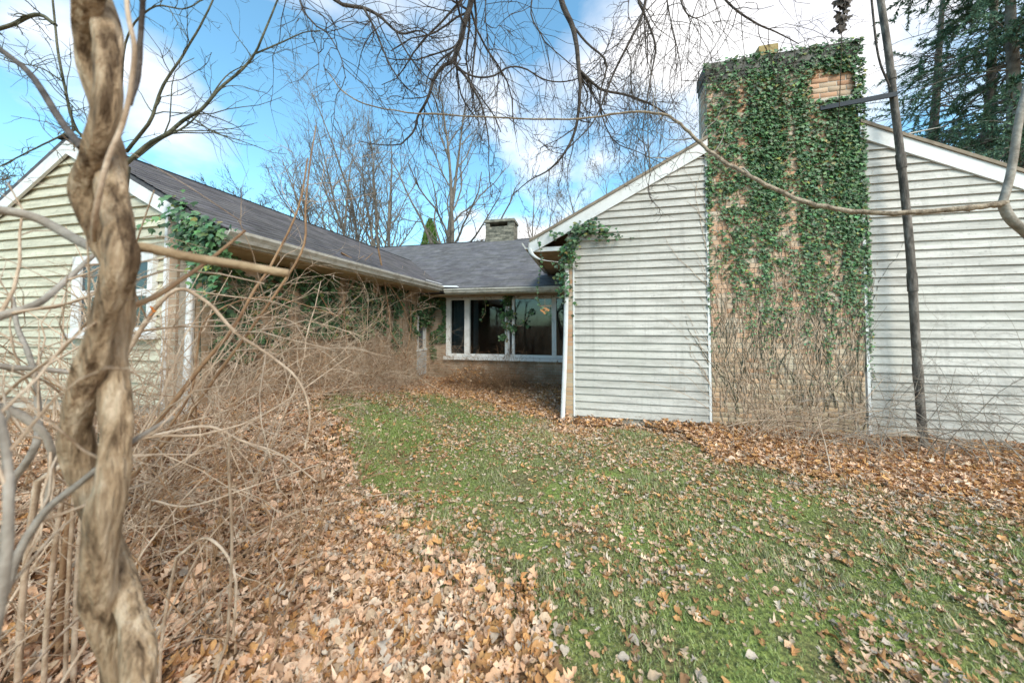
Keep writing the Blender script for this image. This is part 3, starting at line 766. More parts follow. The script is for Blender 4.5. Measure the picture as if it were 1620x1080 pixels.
# ------------------------------------------------------------------ mast and bracket beside the chimney
mp_ = [(1380,-90),(1393,0),(1405,80),(1413,150),(1425,250),(1440,400),(1450,560),(1461,686)]
mpts = [onY(x, y, 5.12 + .10 * (1 - (y + 90) / 776)) for x, y in mp_]
mpts[-1][2] = terrain(mpts[-1][0], mpts[-1][1]) - .05
mast = empty('antenna_mast', mpts[-1]); tag(mast, 'rusty brown pipe mast leaning in front of the siding beside the chimney', 'mast')
P = smooth_line(mpts, 40); keep(tubes('pole', [(P, np.linspace(.034, .042, 40)[::1])], M['metal'], None, 10), mast)
for t in (14, 22, 29, 34): keep(tubes('pipe_joint', [(P[t:t + 2], np.full(2, .047))], M['metal'], None, 10), mast)
a_, b_ = onY(1298, 171, YG - .05), onY(1420, 148, 5.12)
br = MB(); d_ = b_ - a_
for k in (0,):
    br.prism([a_ + np.array([0, 0, -.03]), a_ + np.array([0, .02, -.03]), a_ + np.array([0, .02, .03]), a_ + np.array([0, 0, .03])], d_)
keep(br.build('bracket_arm', M['iron']), mast)
keep(tubes('guy_wire', [smooth_line([onY(1376, -90, 5.1), onY(1380, 10, 5.1), onY(1390, 90, 5.1), onY(1408, 140, 5.12)], 16) for _ in range(1)] and [(smooth_line([onY(1372, -90, 5.1), onY(1380, 10, 5.1), onY(1390, 90, 5.1), onY(1408, 138, 5.12)], 16), np.full(16, .012))], M['bark_dark'], None, 5), mast)

# ------------------------------------------------------------------ ivy
LEAF = np.array([(0, -.5, 0), (.42, -.28, .05), (.5, .08, .07), (.2, .12, .02), (0, .55, -.06), (-.2, .12, .02), (-.5, .08, .07), (-.42, -.28, .05), (0, -.08, -.03)])
LEAF_F = np.array([(8, 0, 1), (8, 1, 2), (8, 2, 3), (8, 3, 4), (8, 4, 5), (8, 5, 6), (8, 6, 7), (8, 7, 0)])
def ivy_leaves(name, pos, normal, size, parent, dark=None):
    """pos (N,3); leaves face the normal and hang tip down"""
    N = len(pos); nv = np.broadcast_to(np.asarray(normal, float), (N, 3)) + np.array([0, 0, .55]) + rng.normal(0, .32, (N, 3)); nv = nrm(nv)
    tip = np.array([0, 0, -1.0]) + rng.normal(0, .35, (N, 3)); tip = nrm(tip - nv * (tip * nv).sum(-1, keepdims=True)); sd = np.cross(tip, nv)
    s = size * rng.uniform(.55, 1.25, N)[:, None, None]
    V = pos[:, None] + s * (LEAF[None, :, 0:1] * sd[:, None] + LEAF[None, :, 1:2] * tip[:, None] + LEAF[None, :, 2:3] * nv[:, None])
    Fq = (LEAF_F[None] + (np.arange(N) * 9)[:, None, None]).reshape(-1, 3)
    t = rng.uniform(.45, 1.55, (N, 1)) * (1 + rng.normal(0, .12, (N, 3))) * (1 if dark is None else dark)
    y = rng.random(N) < .07; t[y] *= np.array([2.4, 1.3, .8])
    o = np_mesh(name, V.reshape(-1, 3), [Fq], M['ivy'], parent, False, np.repeat(t, 9, 0)); o['kind'] = 'stuff'; return o

ivy = empty('ivy', (2.7, YG, 0)); tag(ivy, 'green ivy climbing in streaks over the big brick chimney', 'ivy')
N = 46000
X = rng.uniform(CHX0 - .03, CHX1 + .08, N); Z = rng.uniform(.3, CTOP + .32, N)
w = .22 * vnoise(X, Z, 9, 11) + .30 * vnoise(X * 4.2, Z * .45, 1.9, 12) + .50 * rng.random(N)
h = Z
cov = np.interp(h, [0, .6, 1.1, 1.5, 2.0, 2.9, 3.6, 4.6, 5.1, 5.5], [.11, .15, .23, .33, .42, .46, .47, .47, .43, .36])
cov = cov - .05 * (X < 2.3) * (h < 3.4) + .08 * (X > 3.30) * (h > 1.2) + .22 * np.exp(-((X - 3.45) / .16) ** 2) * (h > 2.6) + .15 * np.exp(-((X - 2.65) / .2) ** 2) * (h > 3.2)
cov = cov - .8 * ((X > 3.15) & (X < 3.62) & (h > 4.7) & (h < 5.05))
keepm = w < cov * 1.0
X, Z = X[keepm], Z[keepm]
pos = np.stack([X, YG - .030 - np.abs(rng.normal(0, .016, len(X))), Z], -1)
keep(ivy_leaves('foliage', pos, (0, -1, 0), np.interp(pos[:, 2], [.5, 1.6, 2.6, 4], [.024, .033, .043, .050])[:, None, None], None), ivy)
# creeping stems: living ones higher, dead brown ones near the ground
def creepers(n, xr, zr, Y, axis=0):
    S = np.zeros((n, 3)); S[:, axis] = rng.uniform(*xr, n); S[:, 1 - axis] = Y; S[:, 2] = rng.uniform(*zr, n)
    P, R = grow(S, np.tile([0, 0, 1.0], (n, 1)), rng.uniform(.5, 1.8, n), rng.uniform(.003, .008, n), 14, .22, .12, .3)
    P[:, :, 1 - axis] = Y + rng.normal(0, .004, P.shape[:2]); return P, R
c1 = creepers(330, (CHX0 + .03, CHX1 - .03), (.05, 1.5), YG - .028)
keep(tubes('creepers', [(c1[0][:90], c1[1][:90])], M['bark_green'], None, 4), ivy); keep(tubes('creepers', [(c1[0][90:], c1[1][90:])], M['cane'], None, 4), ivy)
c2 = creepers(60, (CHX0 + .03, CHX1 - .03), (1.5, 3.2), YG - .03)
keep(tubes('creepers', [c2], M['cane'], None, 4), ivy)

iv2 = empty('ivy', (-.25, YG, 0)); tag(iv2, 'dark ivy clump hanging at the eave corner over the downspout', 'ivy')
pts = []
def clump(cpx, npts, spread, Y, col=pts):
    for (x, y), n in cpx:
        c0 = onY(x, y, Y); col.append(c0 + rng.normal(0, 1, (n, 3)) * np.array([spread, .04, spread]))
clump([((915,365),90),((935,362),110),((955,368),50),((905,385),80),((898,400),90),((893,420),70),((890,440),60),((893,455),40),((975,372),10),((880,372),16),((890,470),16),((908,410),14)], 0, .055, YG - .13)
line_iv = np.concatenate(pts)
sp_ = smooth_line([onY(x, y, YG - .13) for x, y in ((850,378),(857,410),(853,440),(850,470),(858,488),(868,500))], 26); line2 = sp_ + rng.normal(0, .014, sp_.shape)
xx_ = np.array([onY(x, y, YG - .035) for x, y in ((960,374),(978,370),(1000,376),(905,470),(909,480),(912,482),(906,500),(907,530))])
keep(ivy_leaves('foliage', np.concatenate([line_iv, line2, xx_]), (0, -1, 0), .06, None, .8), iv2)
keep(tubes('stem', [(sp_, np.full(26, .0035)), (smooth_line([onY(x, y, YG - .12) for x, y in ((893,480),(893,420),(905,385),(935,365),(975,372))], 20), np.full(20, .008))], M['bark_green'], None, 5), iv2)

iv3 = empty('ivy', (LE - .5, LYF, 0)); tag(iv3, 'ivy bunch tumbling under the eave at the cream gable corner', 'ivy')
pts3 = []
clump([((275,345),24),((285,330),22),((262,330),12),((300,362),90),((320,370),100),((330,385),90),((310,392),90),((290,375),50),((345,372),24),((335,405),60),((322,425),70),((330,455),50),((308,440),20),((240,372),12)], 0, .07, LYW - .12, pts3)
keep(ivy_leaves('foliage', np.concatenate(pts3), (.2, -1, 0), .07, None), iv3)
keep(tubes('stem', [(smooth_line([onY(x, y, LYW - .1) for x, y in ((318,600),(316,520),(322,440),(315,390),(285,345))], 20), np.full(20, .009))], M['bark_green'], None, 5), iv3)

iv4 = empty('ivy', (LX, 5, 0)); tag(iv4, 'ivy mat covering the brick side wall under the long gutter', 'ivy')
N = 9000; Yv = rng.uniform(LYW + .3, YM - .05, N); Zv = rng.uniform(.6, 2.35, N)
cv = np.interp(Zv, [.6, 1.0, 1.35, 1.8, 2.35], [.0, .18, .5, .62, .55]); m_ = .5 * vnoise(Yv, Zv, 3.1, 21) + .5 * vnoise(Yv * 2, Zv * .5, 2.2, 22) < cv
m_ &= ~((Yv > 7.38) & (Yv < 7.9) & (Zv < 1.5))
keep(ivy_leaves('foliage', np.stack([LX + .03 + np.abs(rng.normal(0, .05, m_.sum())), Yv[m_], Zv[m_]], -1), (1, -.2, 0), .075, None), iv4)
N = 1500; Xv = rng.uniform(LX + .05, -3.62, N); Zv = rng.uniform(.2, 2.3, N); m_ = vnoise(Xv, Zv, 4, 23) < np.interp(Zv, [.2, .9, 2.3], [.3, .62, .8])
keep(ivy_leaves('foliage', np.stack([Xv[m_], YM - .03 - np.abs(rng.normal(0, .03, m_.sum())), Zv[m_]], -1), (0, -1, 0), .075, None, .85), iv4)
c3_ = creepers(150, (LYW + .3, 7.35), (.4, 1.4), LX + .04, 1)
keep(tubes('creepers', [c3_], M['cane'], None, 4), iv4)

iv5 = empty('ivy', (xs_of(803), YM, 0)); tag(iv5, 'ivy trailing down the centre posts of the picture window', 'ivy')
pts5 = []
clump([((803,478),60),((806,495),60),((800,515),40),((797,535),26),((812,520),26),((830,512),16),((838,495),14),((795,500),26),((766,490),8),((768,478),6),((765,500),6),((805,468),50)], 0, .055, YM - .1, pts5)
keep(ivy_leaves('foliage', np.concatenate(pts5), (0, -1, 0), .07, None), iv5)
keep(tubes('stem', [(smooth_line([onY(x, y, YM - .09) for x, y in q], 14), np.full(14, .006)) for q in (((803,600),(806,560),(801,520),(804,470)), ((766,466),(768,490),(763,503)), ((806,510),(825,515),(840,490)))], M['cane'], None, 5), iv5)

# ------------------------------------------------------------------ the twisted vine in front
vine = empty('twisted_vine', at(225, 1660, .70)); tag(vine, 'thick woody vine of two stems twisted round each other', 'vine')
yk = np.array([-1700,-700,-300, 50, 190, 300, 430, 660, 830, 990, 1150, 1400, 1700]); ph = np.array([-7,-4,-2, 0, .5, 1, 1.5, 2, 2.5, 3, 3.5, 4.2, 5]) * math.pi
ck = np.array([(-1700,60),(-700,120),(-200,140),(0,150),(100,155),(150,162),(230,165),(300,155),(380,176),(430,188),(520,172),(600,160),(700,152),(780,158),(850,165),(950,180),(1080,203),(1300,215),(1700,228)])
ys = np.concatenate([np.linspace(-1700, -60, 60), np.linspace(-50, 1100, 320), np.linspace(1120, 1690, 40)])
phi = np.interp(ys, yk, ph); cxs = smooth_line(ck, 400); cxs = np.interp(ys, cxs[:, 0], cxs[:, 1])
sep_ = np.interp(ys, [-300, 50, 190, 300, 430, 560, 680, 780, 850, 1000, 1700], [13, 17, 18, 22, 22, 18, 34, 33, 22, 24, 22])
for k in (0, 1):
    off = np.cos(phi + k * math.pi) * sep_; dep = .70 - .033 * np.sin(phi + k * math.pi)
    P = np.array([at(c + o_, y, d) for c, o_, y, d in zip(cxs, off, ys, dep)])
    R = .0232 * (1 + .10 * np.sin(ys * .017 + k * 2) + .06 * np.sin(ys * .041 + 3 * k) + .14 * (vnoise(ys * .03, ys * 0 + k, 1.0, 33) - .5)) * np.interp(ys, [-300, 100, 500, 1100], [.78, .84, .98, 1.05])
    V, Fq = tube_geo([(P, R)], 40)
    a = np.tile(np.arange(40) / 40 * 2 * math.pi, len(ys)); yy2 = np.repeat(ys, 40); cen = np.repeat(P, 40, 0)
    rad = 1 + .07 * np.sin(3 * a + yy2 * .02 + k) + .05 * np.sin(7 * a - yy2 * .035) + .05 * (vnoise(a * 2, yy2 * .05, 1.0, 31 + k) - .5) + .07 * (vnoise(a * 3, yy2 * .02, 1.0, 41 + k) - .5)
    rad = rad + .10 * (np.abs(np.sin(2.5 * a + yy2 * .013 + 3 * vnoise(yy2 * .02, a * 0, 1.0, 35))) - .6) + .09 * (vnoise((a % 6.283) * 4 + yy2 * .03, yy2 * .012, 1.0, 37) - .5)
    V = cen + (V - cen) * rad[:, None]
    keep(np_mesh('stem', V, [Fq], M['vine']), vine)
keep(tubes('runner', [line([(196,-60,.66),(203,20,.64),(213,75,.64),(208,130,.65),(196,190,.645),(168,262,.635),(152,345,.64),(150,380,.68)], 40, .0035, .0045, .0006)], M['cane'], None, 8), vine)
keep(tubes('runner', [line([(228,-40,.7),(222,60,.72),(218,120,.72),(205,165,.70)], 24, .0045, .0045, .0006)], M['bark_dark'], None, 8), vine)
# side limbs of the vine
sl = [line([(190,388,.70),(232,393,.70),(300,408,.74),(380,420,.78),(456,433,.82)], 30, .0105, .010, .0008, True),
      line([(175,405,.74),(130,383,.78),(85,358,.8),(40,338,.78),(-40,325,.74)], 26, .011, .010, .001),
      line([(165,490,.76),(205,484,.8),(250,466,.86),(290,440,.92),(330,412,1.0),(388,364,1.1)], 30, .0085, .004, .001),
      line([(130,235,.78),(95,190,.85),(50,120,.95),(0,78,1.02),(-60,40,1.1)], 24, .008, .007, .0015)]
M['limb_bark'] = mat('limb_bark', (.22,.14,.075), (.48,.36,.23), 9, .9, .4, 60); keep(tubes('limb', [sl[0]], M['limb_bark'], None, 10), vine)
keep(tubes('limb', [sl[1]], M['grey_twig'], None, 9), vine)
keep(tubes('limb', [sl[2]], M['cane_brown'], None, 9), vine)
keep(tubes('limb', [sl[3]], M['bark_dark'], None, 9), vine)

# ------------------------------------------------------------------ brush at the left
def shrub(name, label, base, specs, mt, twig=None, cat='shrub', group=None, nt=5, tl=.3, grav=-.03, tr=.002, extra=None):
    """specs: list of polylines; twigs are spawned from them"""
    o = empty(name, base); tag(o, label, cat, group)
    for P, R in specs: pass
    for q in specs: keep(tubes('cane', [q], mt, None, 6), o)
    T = [kids(P, R, nt, .2, 1, (25, 65), tl, .45, tr, 6, .2, grav) for P, R in specs]
    T2 = [kids(P, R, 2, .25, 1, (25, 60), .5, .6, tr * .7, 5, .22, grav) for P, R in T]
    keep(tubes('twigs', T + T2, twig or mt, None, 4), o)
    return o
def rooted(px, gx_=None, **k):
    """photo polyline whose first point is dropped to the ground under it"""
    P, R = line(px, **k); p = P[0]; g = terrain(p[0], p[1]) - .03
    n = 6; q = np.linspace(0, 1, n)[:-1, None]; d = np.array([p[0] - .1, p[1] + .02, g])
    return np.vstack([d * (1 - q) + p * q + np.array([[-.03, 0, 0]]) * np.sin(q * math.pi), P]), np.concatenate([np.full(n - 1, R[0]), R])
g1 = [rooted([(120,760,1.35),(228,687,1.4),(320,577,1.5),(367,520,1.55),(400,460,1.6),(430,413,1.7),(470,330,1.8),(485,250,1.9)], n=30, r0=.011, r1=.004, wob=.002),
      rooted([(200,760,1.6),(283,677,1.6),(353,580,1.65),(433,470,1.7),(480,393,1.75),(484,330,1.8),(490,270,1.85),(500,200,1.9)], n=30, r0=.009, r1=.003, wob=.002),
      rooted([(180,800,1.5),(250,700,1.5),(300,620,1.55),(310,560,1.6),(330,500,1.6),(420,470,1.7),(540,500,1.9)], n=30, r0=.007, r1=.002, wob=.003)]
shrub('bare_shrub', 'leafless brown canes slanting up beside the twisted vine', at(160, 1000, 1.4), g1, M['cane_brown'], M['cane'], nt=7, tl=.28)
g2 = [rooted([(150,640,1.3),(260,470,1.35),(320,473,1.4),(373,527,1.45),(433,567,1.5),(473,603,1.52),(490,653,1.5),(483,707,1.48)], n=34, r0=.009, r1=.004, wob=.002),
      rooted([(60,760,1.2),(150,705,1.25),(217,693,1.3),(323,673,1.4),(380,695,1.45),(440,715,1.5),(500,760,1.5)], n=30, r0=.010, r1=.003, wob=.002),
      rooted([(100,780,1.2),(217,697,1.25),(330,685,1.35),(430,650,1.5),(560,560,1.8)], n=30, r0=.008, r1=.002, wob=.003),
      rooted([(140,560,1.3),(205,530,1.35),(280,520,1.45),(380,515,1.6),(460,480,1.8)], n=30, r0=.007, r1=.002, wob=.003)]
shrub('bare_shrub', 'arching grey brown canes drooping to the leaf carpet', at(120, 1000, 1.3), g2, M['cane'], M['cane'], nt=7, tl=.3)
g3 = [rooted([(-40,1000,.62),(0,950,.62),(30,870,.64),(70,810,.66),(130,760,.68),(205,700,.72),(270,660,.8)], n=30, r0=.008, r1=.005, wob=.001),
      rooted([(-30,1080,.5),(4,940,.5),(14,820,.5),(8,700,.52),(-20,600,.55)], n=26, r0=.0075, r1=.005, wob=.001),
      rooted([(-60,560,.9),(0,580,.95),(60,584,1.0),(110,590,1.05),(170,600,1.1)], n=26, r0=.009, r1=.006, wob=.001),
      rooted([(-60,520,.8),(0,500,.85),(60,480,.9),(110,440,1.0),(160,395,1.1)], n=26, r0=.012, r1=.006, wob=.002),
      rooted([(20,760,1.0),(60,700,1.0),(62,640,1.05),(50,570,1.05),(30,520,1.1),(20,470,1.15)], n=26, r0=.010, r1=.005, wob=.002),
      rooted([(-40,640,.8),(20,650,.82),(70,690,.85),(80,740,.88),(70,800,.9)], n=26, r0=.011, r1=.006, wob=.001)]
shrub('bare_shrub', 'close tangle of thick grey stems against the twisted vine', at(10, 1080, .7), g3, M['grey_twig'], M['cane'], nt=6, tl=.3)
g4 = [rooted([(360,1010,1.2),(366,860,1.1),(362,740,1.05),(364,690,1.02)], n=20, r0=.0045, r1=.003, wob=.001),
      rooted([(280,880,1.3),(330,850,1.3),(372,905,1.25),(370,1010,1.2)], n=20, r0=.006, r1=.004, wob=.001),
      rooted([(240,790,1.5),(300,800,1.5),(400,770,1.6),(520,730,1.8)], n=20, r0=.005, r1=.003, wob=.002)]
shrub('bare_shrub', 'few thin dry stems standing in the leaf carpet', at(330, 1050, 1.2), g4, M['cane'], M['cane'], nt=4, tl=.25)
# loose random canes filling the thicket
def cane_patch(n, xr, yr, lr, rr, lean, k=12, wob=.10, grav=-.10):
    X = rng.uniform(*xr, n); Y = rng.uniform(*yr, n); S = np.stack([X, Y, terrain(X, Y) - .03], -1)
    D = np.array(lean)[None] + rng.normal(0, .38, (n, 3)); D[:, 2] = np.abs(D[:, 2]) + .25
    return grow(S, D, rng.uniform(*lr, n), rng.uniform(*rr, n), k, wob, grav, .3)
def thicket(name, label, P, R, mt, nt=6, tl=.3, group=None, tr=.0018):
    o = empty(name, P[:, 0].mean(0)); tag(o, label, 'shrub', group)
    keep(tubes('canes', [(P, R)], mt, None, 5), o)
    a = kids(P, R, nt, .25, 1, (25, 70), tl, .5, tr, 6, .2, -.05); b = kids(*a, 3, .2, 1, (25, 60), .55, .6, tr * .7, 5, .22, -.05)
    keep(tubes('twigs', [a, b], mt, None, 4), o); return o
thicket('thicket', 'dense tan thicket of bare canes leaning over before the cream gable', *cane_patch(62, (-3.8, -2.5), (1.2, 2.5), (.9, 1.75), (.003, .008), (.14, .0, 1.0), 12, .13, -.07), M['cane'], 6, .3)
thicket('thicket', 'grey bare thicket filling the space behind the twisted vine', *cane_patch(40, (-3.2, -1.7), (.5, 1.4), (.8, 1.5), (.003, .008), (.1, .1, .9)), M['cane'], 7, .3)
thicket('thicket', 'pale bramble tangle draped along the brick side wall', *cane_patch(140, (-4.02, -3.5), (2.6, 6.7), (1.1, 2.3), (.003, .007), (-.05, 0, 1.0), 14, .22, -.05), M['cane'], 8, .35)
thicket('thicket', 'matted dry bramble stems low along the brick side wall', *cane_patch(150, (-4.0, -3.4), (2.9, 6.9), (.4, .9), (.002, .005), (0, 0, 1.0), 12, .30, -.14), M['cane'], 7, .4)
thicket('thicket', 'reddish brown bare canes crossing before the cream gable window', *cane_patch(42, (-2.7, -1.35), (.75, 1.7), (1.1, 1.9), (.002, .006), (.05, .1, 1.0), 12, .16, -.06), M['cane_brown'], 8, .32)
thicket('thicket', 'reddish bramble mass heaped along the brick side wall', *cane_patch(70, (-4.0, -3.45), (3.0, 6.8), (.9, 1.8), (.002, .006), (.1, -.1, 1.0), 13, .26, -.07), M['cane_brown'], 8, .36)
thicket('bare_shrub', 'long loose tan canes arching from behind the twisted vine over the leaves', *cane_patch(16, (-3.0, -2.0), (1.0, 2.1), (1.5, 2.1), (.005, .009), (.15, .15, 1.0), 16, .10, -.08), M['cane'], 8, .26)
# the bent vine hanging from the gutter
hv = [(smooth_line([onX(x, y, LX + .35) for x, y in ((598,392),(606,432),(612,470),(616,500),(620,530),(640,560),(652,580))], 26), np.linspace(.016, .012, 26)),
      (smooth_line([onX(x, y, LX + .4) for x, y in ((540,400),(575,420),(610,445),(635,480),(650,520),(660,545))], 26), np.linspace(.013, .009, 26)),
      (smooth_line([onX(x, y, LX + .3) for x, y in ((640,570),(648,535),(650,500),(645,470),(630,455),(612,440))], 26), np.linspace(.012, .006, 26)),
      (smooth_line([onX(x, y, LX + .3) for x, y in ((508,470),(530,500),(545,470),(560,445),(570,420),(590,400))], 26), np.linspace(.01, .005, 26)),
      (smooth_line([onX(x, y, LX + .3) for x, y in ((545,620),(548,540),(545,480),(560,420),(575,405))], 26), np.linspace(.009, .005, 26))]
for P, R in hv[1:2]: pass
shrub('climbing_vine', 'bare reddish vine looping up to the gutter beside the corner window', (hv[0][0][-1][0], hv[0][0][-1][1], .1), hv + [rooted([(640,600,8.0),(652,575,8.0)], n=4, r0=.012, r1=.012)][:0], M['cane_brown'], M['cane'], 'vine', None, 8, .3, -.06, .003)
# brush pile below the window
P, R = cane_patch(150, (-3.3, -1.7), (7.2, 7.95), (.6, 1.4), (.003, .008), (.2, -.5, .35), 10, .22, -.10)
thicket('brush_pile', 'heap of dead reddish branches below the picture window', P, R, M['cane_brown'], 6, .45, None, .0025)
P, R = cane_patch(60, (-2.4, -.6), (7.5, 8.0), (.3, .7), (.002, .004), (0, -.2, .8), 9, .25, -.05)
thicket('thicket', 'thin dry stems growing along the brick below the window ledge', P, R, M['cane_brown'], 5, .4, None, .002)
# canes before the chimney and siding at the right
P, R = cane_patch(84, (1.85, 3.6), (4.9, 5.3), (.7, 1.6), (.003, .006), (.35, .0, .9), 14, .09, -.10)
thicket('bare_shrub', 'wiry pale canes arching before the base of the brick chimney', P, R, M['cane'], 5, .3, None, .0018)
P, R = cane_patch(62, (3.4, 5.6), (4.6, 5.2), (.9, 1.9), (.003, .0065), (-.45, .05, .8), 14, .09, -.09)
thicket('bare_shrub', 'dark wiry canes arching in front of the siding around the mast', P, R, M['grey_twig'], 6, .3, None, .0018)
fl = [(1155,655,4.7),(1200,640,4.6),(1270,632,4.55),(1330,635,4.5),(1400,640,4.4)]
dw = [line([(1120,690,4.75),(1160,672,4.65),(1220,664,4.6),(1300,668,4.5),(1370,672,4.4)], 24, .014, .007, .004), line([(1280,700,4.2),(1300,670,4.3),(1345,655,4.3),(1395,650,4.3)], 20, .012, .006, .004), line([(1320,770,3.3),(1312,735,3.4),(1305,700,3.6),(1290,650,4.0)], 20, .007, .004, .003), line([(1380,690,4.2),(1450,690,4.0),(1530,705,3.8),(1620,735,3.5)], 20, .010, .006, .005), line([(1250,690,4.3),(1340,700,4.1),(1440,730,3.7),(1560,720,3.7)], 20, .008, .004, .005)]
for q in dw: q[0][:, 2] = np.maximum(q[0][:, 2], terrain(q[0][:, 0], q[0][:, 1]) + .02)
shrub('fallen_branch', 'pale fallen branches lying among leaves by the chimney base', dw[0][0][0] * np.array([1, 1, 0]), dw, M['cane'], M['cane'], 'branch', None, 6, .3, -.04, .002)
# sheet lying behind the thicket
sc_ = onZ(45, 655, .42); sx = np.linspace(sc_[0] - .45, sc_[0] + .28, 16); sy = np.linspace(sc_[1] - .12, sc_[1] + .2, 8); SX, SY = np.meshgrid(sx, sy, indexing='ij'); SZ = .44 + .04 * np.sin(SX * 6) + .03 * np.sin(SY * 9 + SX * 3)
ii = np.arange(16 * 8).reshape(16, 8); Fs = np.stack([ii[:-1, :-1], ii[1:, :-1], ii[1:, 1:], ii[:-1, 1:]], -1).reshape(-1, 4); Vs = np.stack([SX, SY, SZ], -1).reshape(-1, 3)
sh = np_mesh('metal_sheet', np.concatenate([Vs, Vs - np.array([0, 0, .012])]), [Fs, Fs[:, ::-1] + 128], M['tarp']); tag(sh, 'crumpled blue grey sheet lying behind the brush near the cream gable', 'sheet')

# ------------------------------------------------------------------ trees near the camera
sap = empty('small_tree', (-1.75, 1.15, float(terrain(-1.75, 1.15)))); tag(sap, 'small leafless tree with mossy forking limbs behind the twisted vine', 'tree')
tb = at(185, 330, 1.95); base = np.array([tb[0], tb[1], terrain(tb[0], tb[1]) - .05])
trunk = (smooth_line([base, at(175, 560, 1.95), at(180, 400, 1.95), at(196, 262, 1.95)], 20), np.linspace(.04, .028, 20))
keep(tubes('trunk', [trunk], M['bark_green'], None, 8), sap)
LM = [line([(196,262,1.95),(235,228,1.95),(265,212,1.97),(290,192,2.0),(322,172,2.0),(350,140,2.05),(385,110,2.1),(405,85,2.1),(420,50,2.1),(442,-5,2.2),(470,-70,2.3)], 34, .017, .006, .002),
      line([(405,85,2.1),(440,70,2.15),(480,52,2.2),(508,48,2.3)], 16, .008, .004, .002),
      line([(200,240,1.95),(235,195,1.9),(246,168,1.9),(262,130,1.9),(285,95,1.9),(310,55,1.9),(336,5,1.9),(360,-60,2.0)], 30, .013, .005, .002),
      line([(215,250,1.95),(255,220,2.1),(297,198,2.2),(330,160,2.3),(360,120,2.4),(400,100,2.5)], 24, .011, .004, .002),
      line([(190,150,1.9),(200,60,1.85),(240,12,1.8),(290,14,1.85),(320,0,1.9)], 24, .008, .004, .002),
      line([(185,330,1.95),(160,240,1.9),(120,205,1.85),(100,130,1.8),(88,60,1.8),(80,-40,1.8)], 24, .012, .006, .002),
      line([(100,130,1.8),(60,106,1.9),(10,96,2.0),(-50,70,2.0)], 18, .006, .003, .002),
      line([(88,40,1.8),(60,24,1.8),(20,40,1.8),(-30,55,1.8)], 18, .014, .013, .002),
      line([(120,205,1.85),(60,232,1.9),(0,262,2.0),(-40,280,2.0)], 18, .007, .004, .002),
      line([(100,130,1.8),(112,180,1.8),(118,240,1.8)], 10, .006, .003, .001)]
LM = [(P, R * .68) for P, R in LM]
for q in LM: keep(tubes('limb', [q], M['bark_green'], None, 7), sap)
a = [kids(P, R, 14, .15, 1, (30, 70), .26, .45, .0022, 7, .18, .02) for P, R in LM]
b = [kids(P, R, 4, .2, 1, (30, 70), .5, .55, .0015, 6, .2, .0) for P, R in a]
keep(tubes('twigs', a + b, M['bark_green'], None, 4), sap)

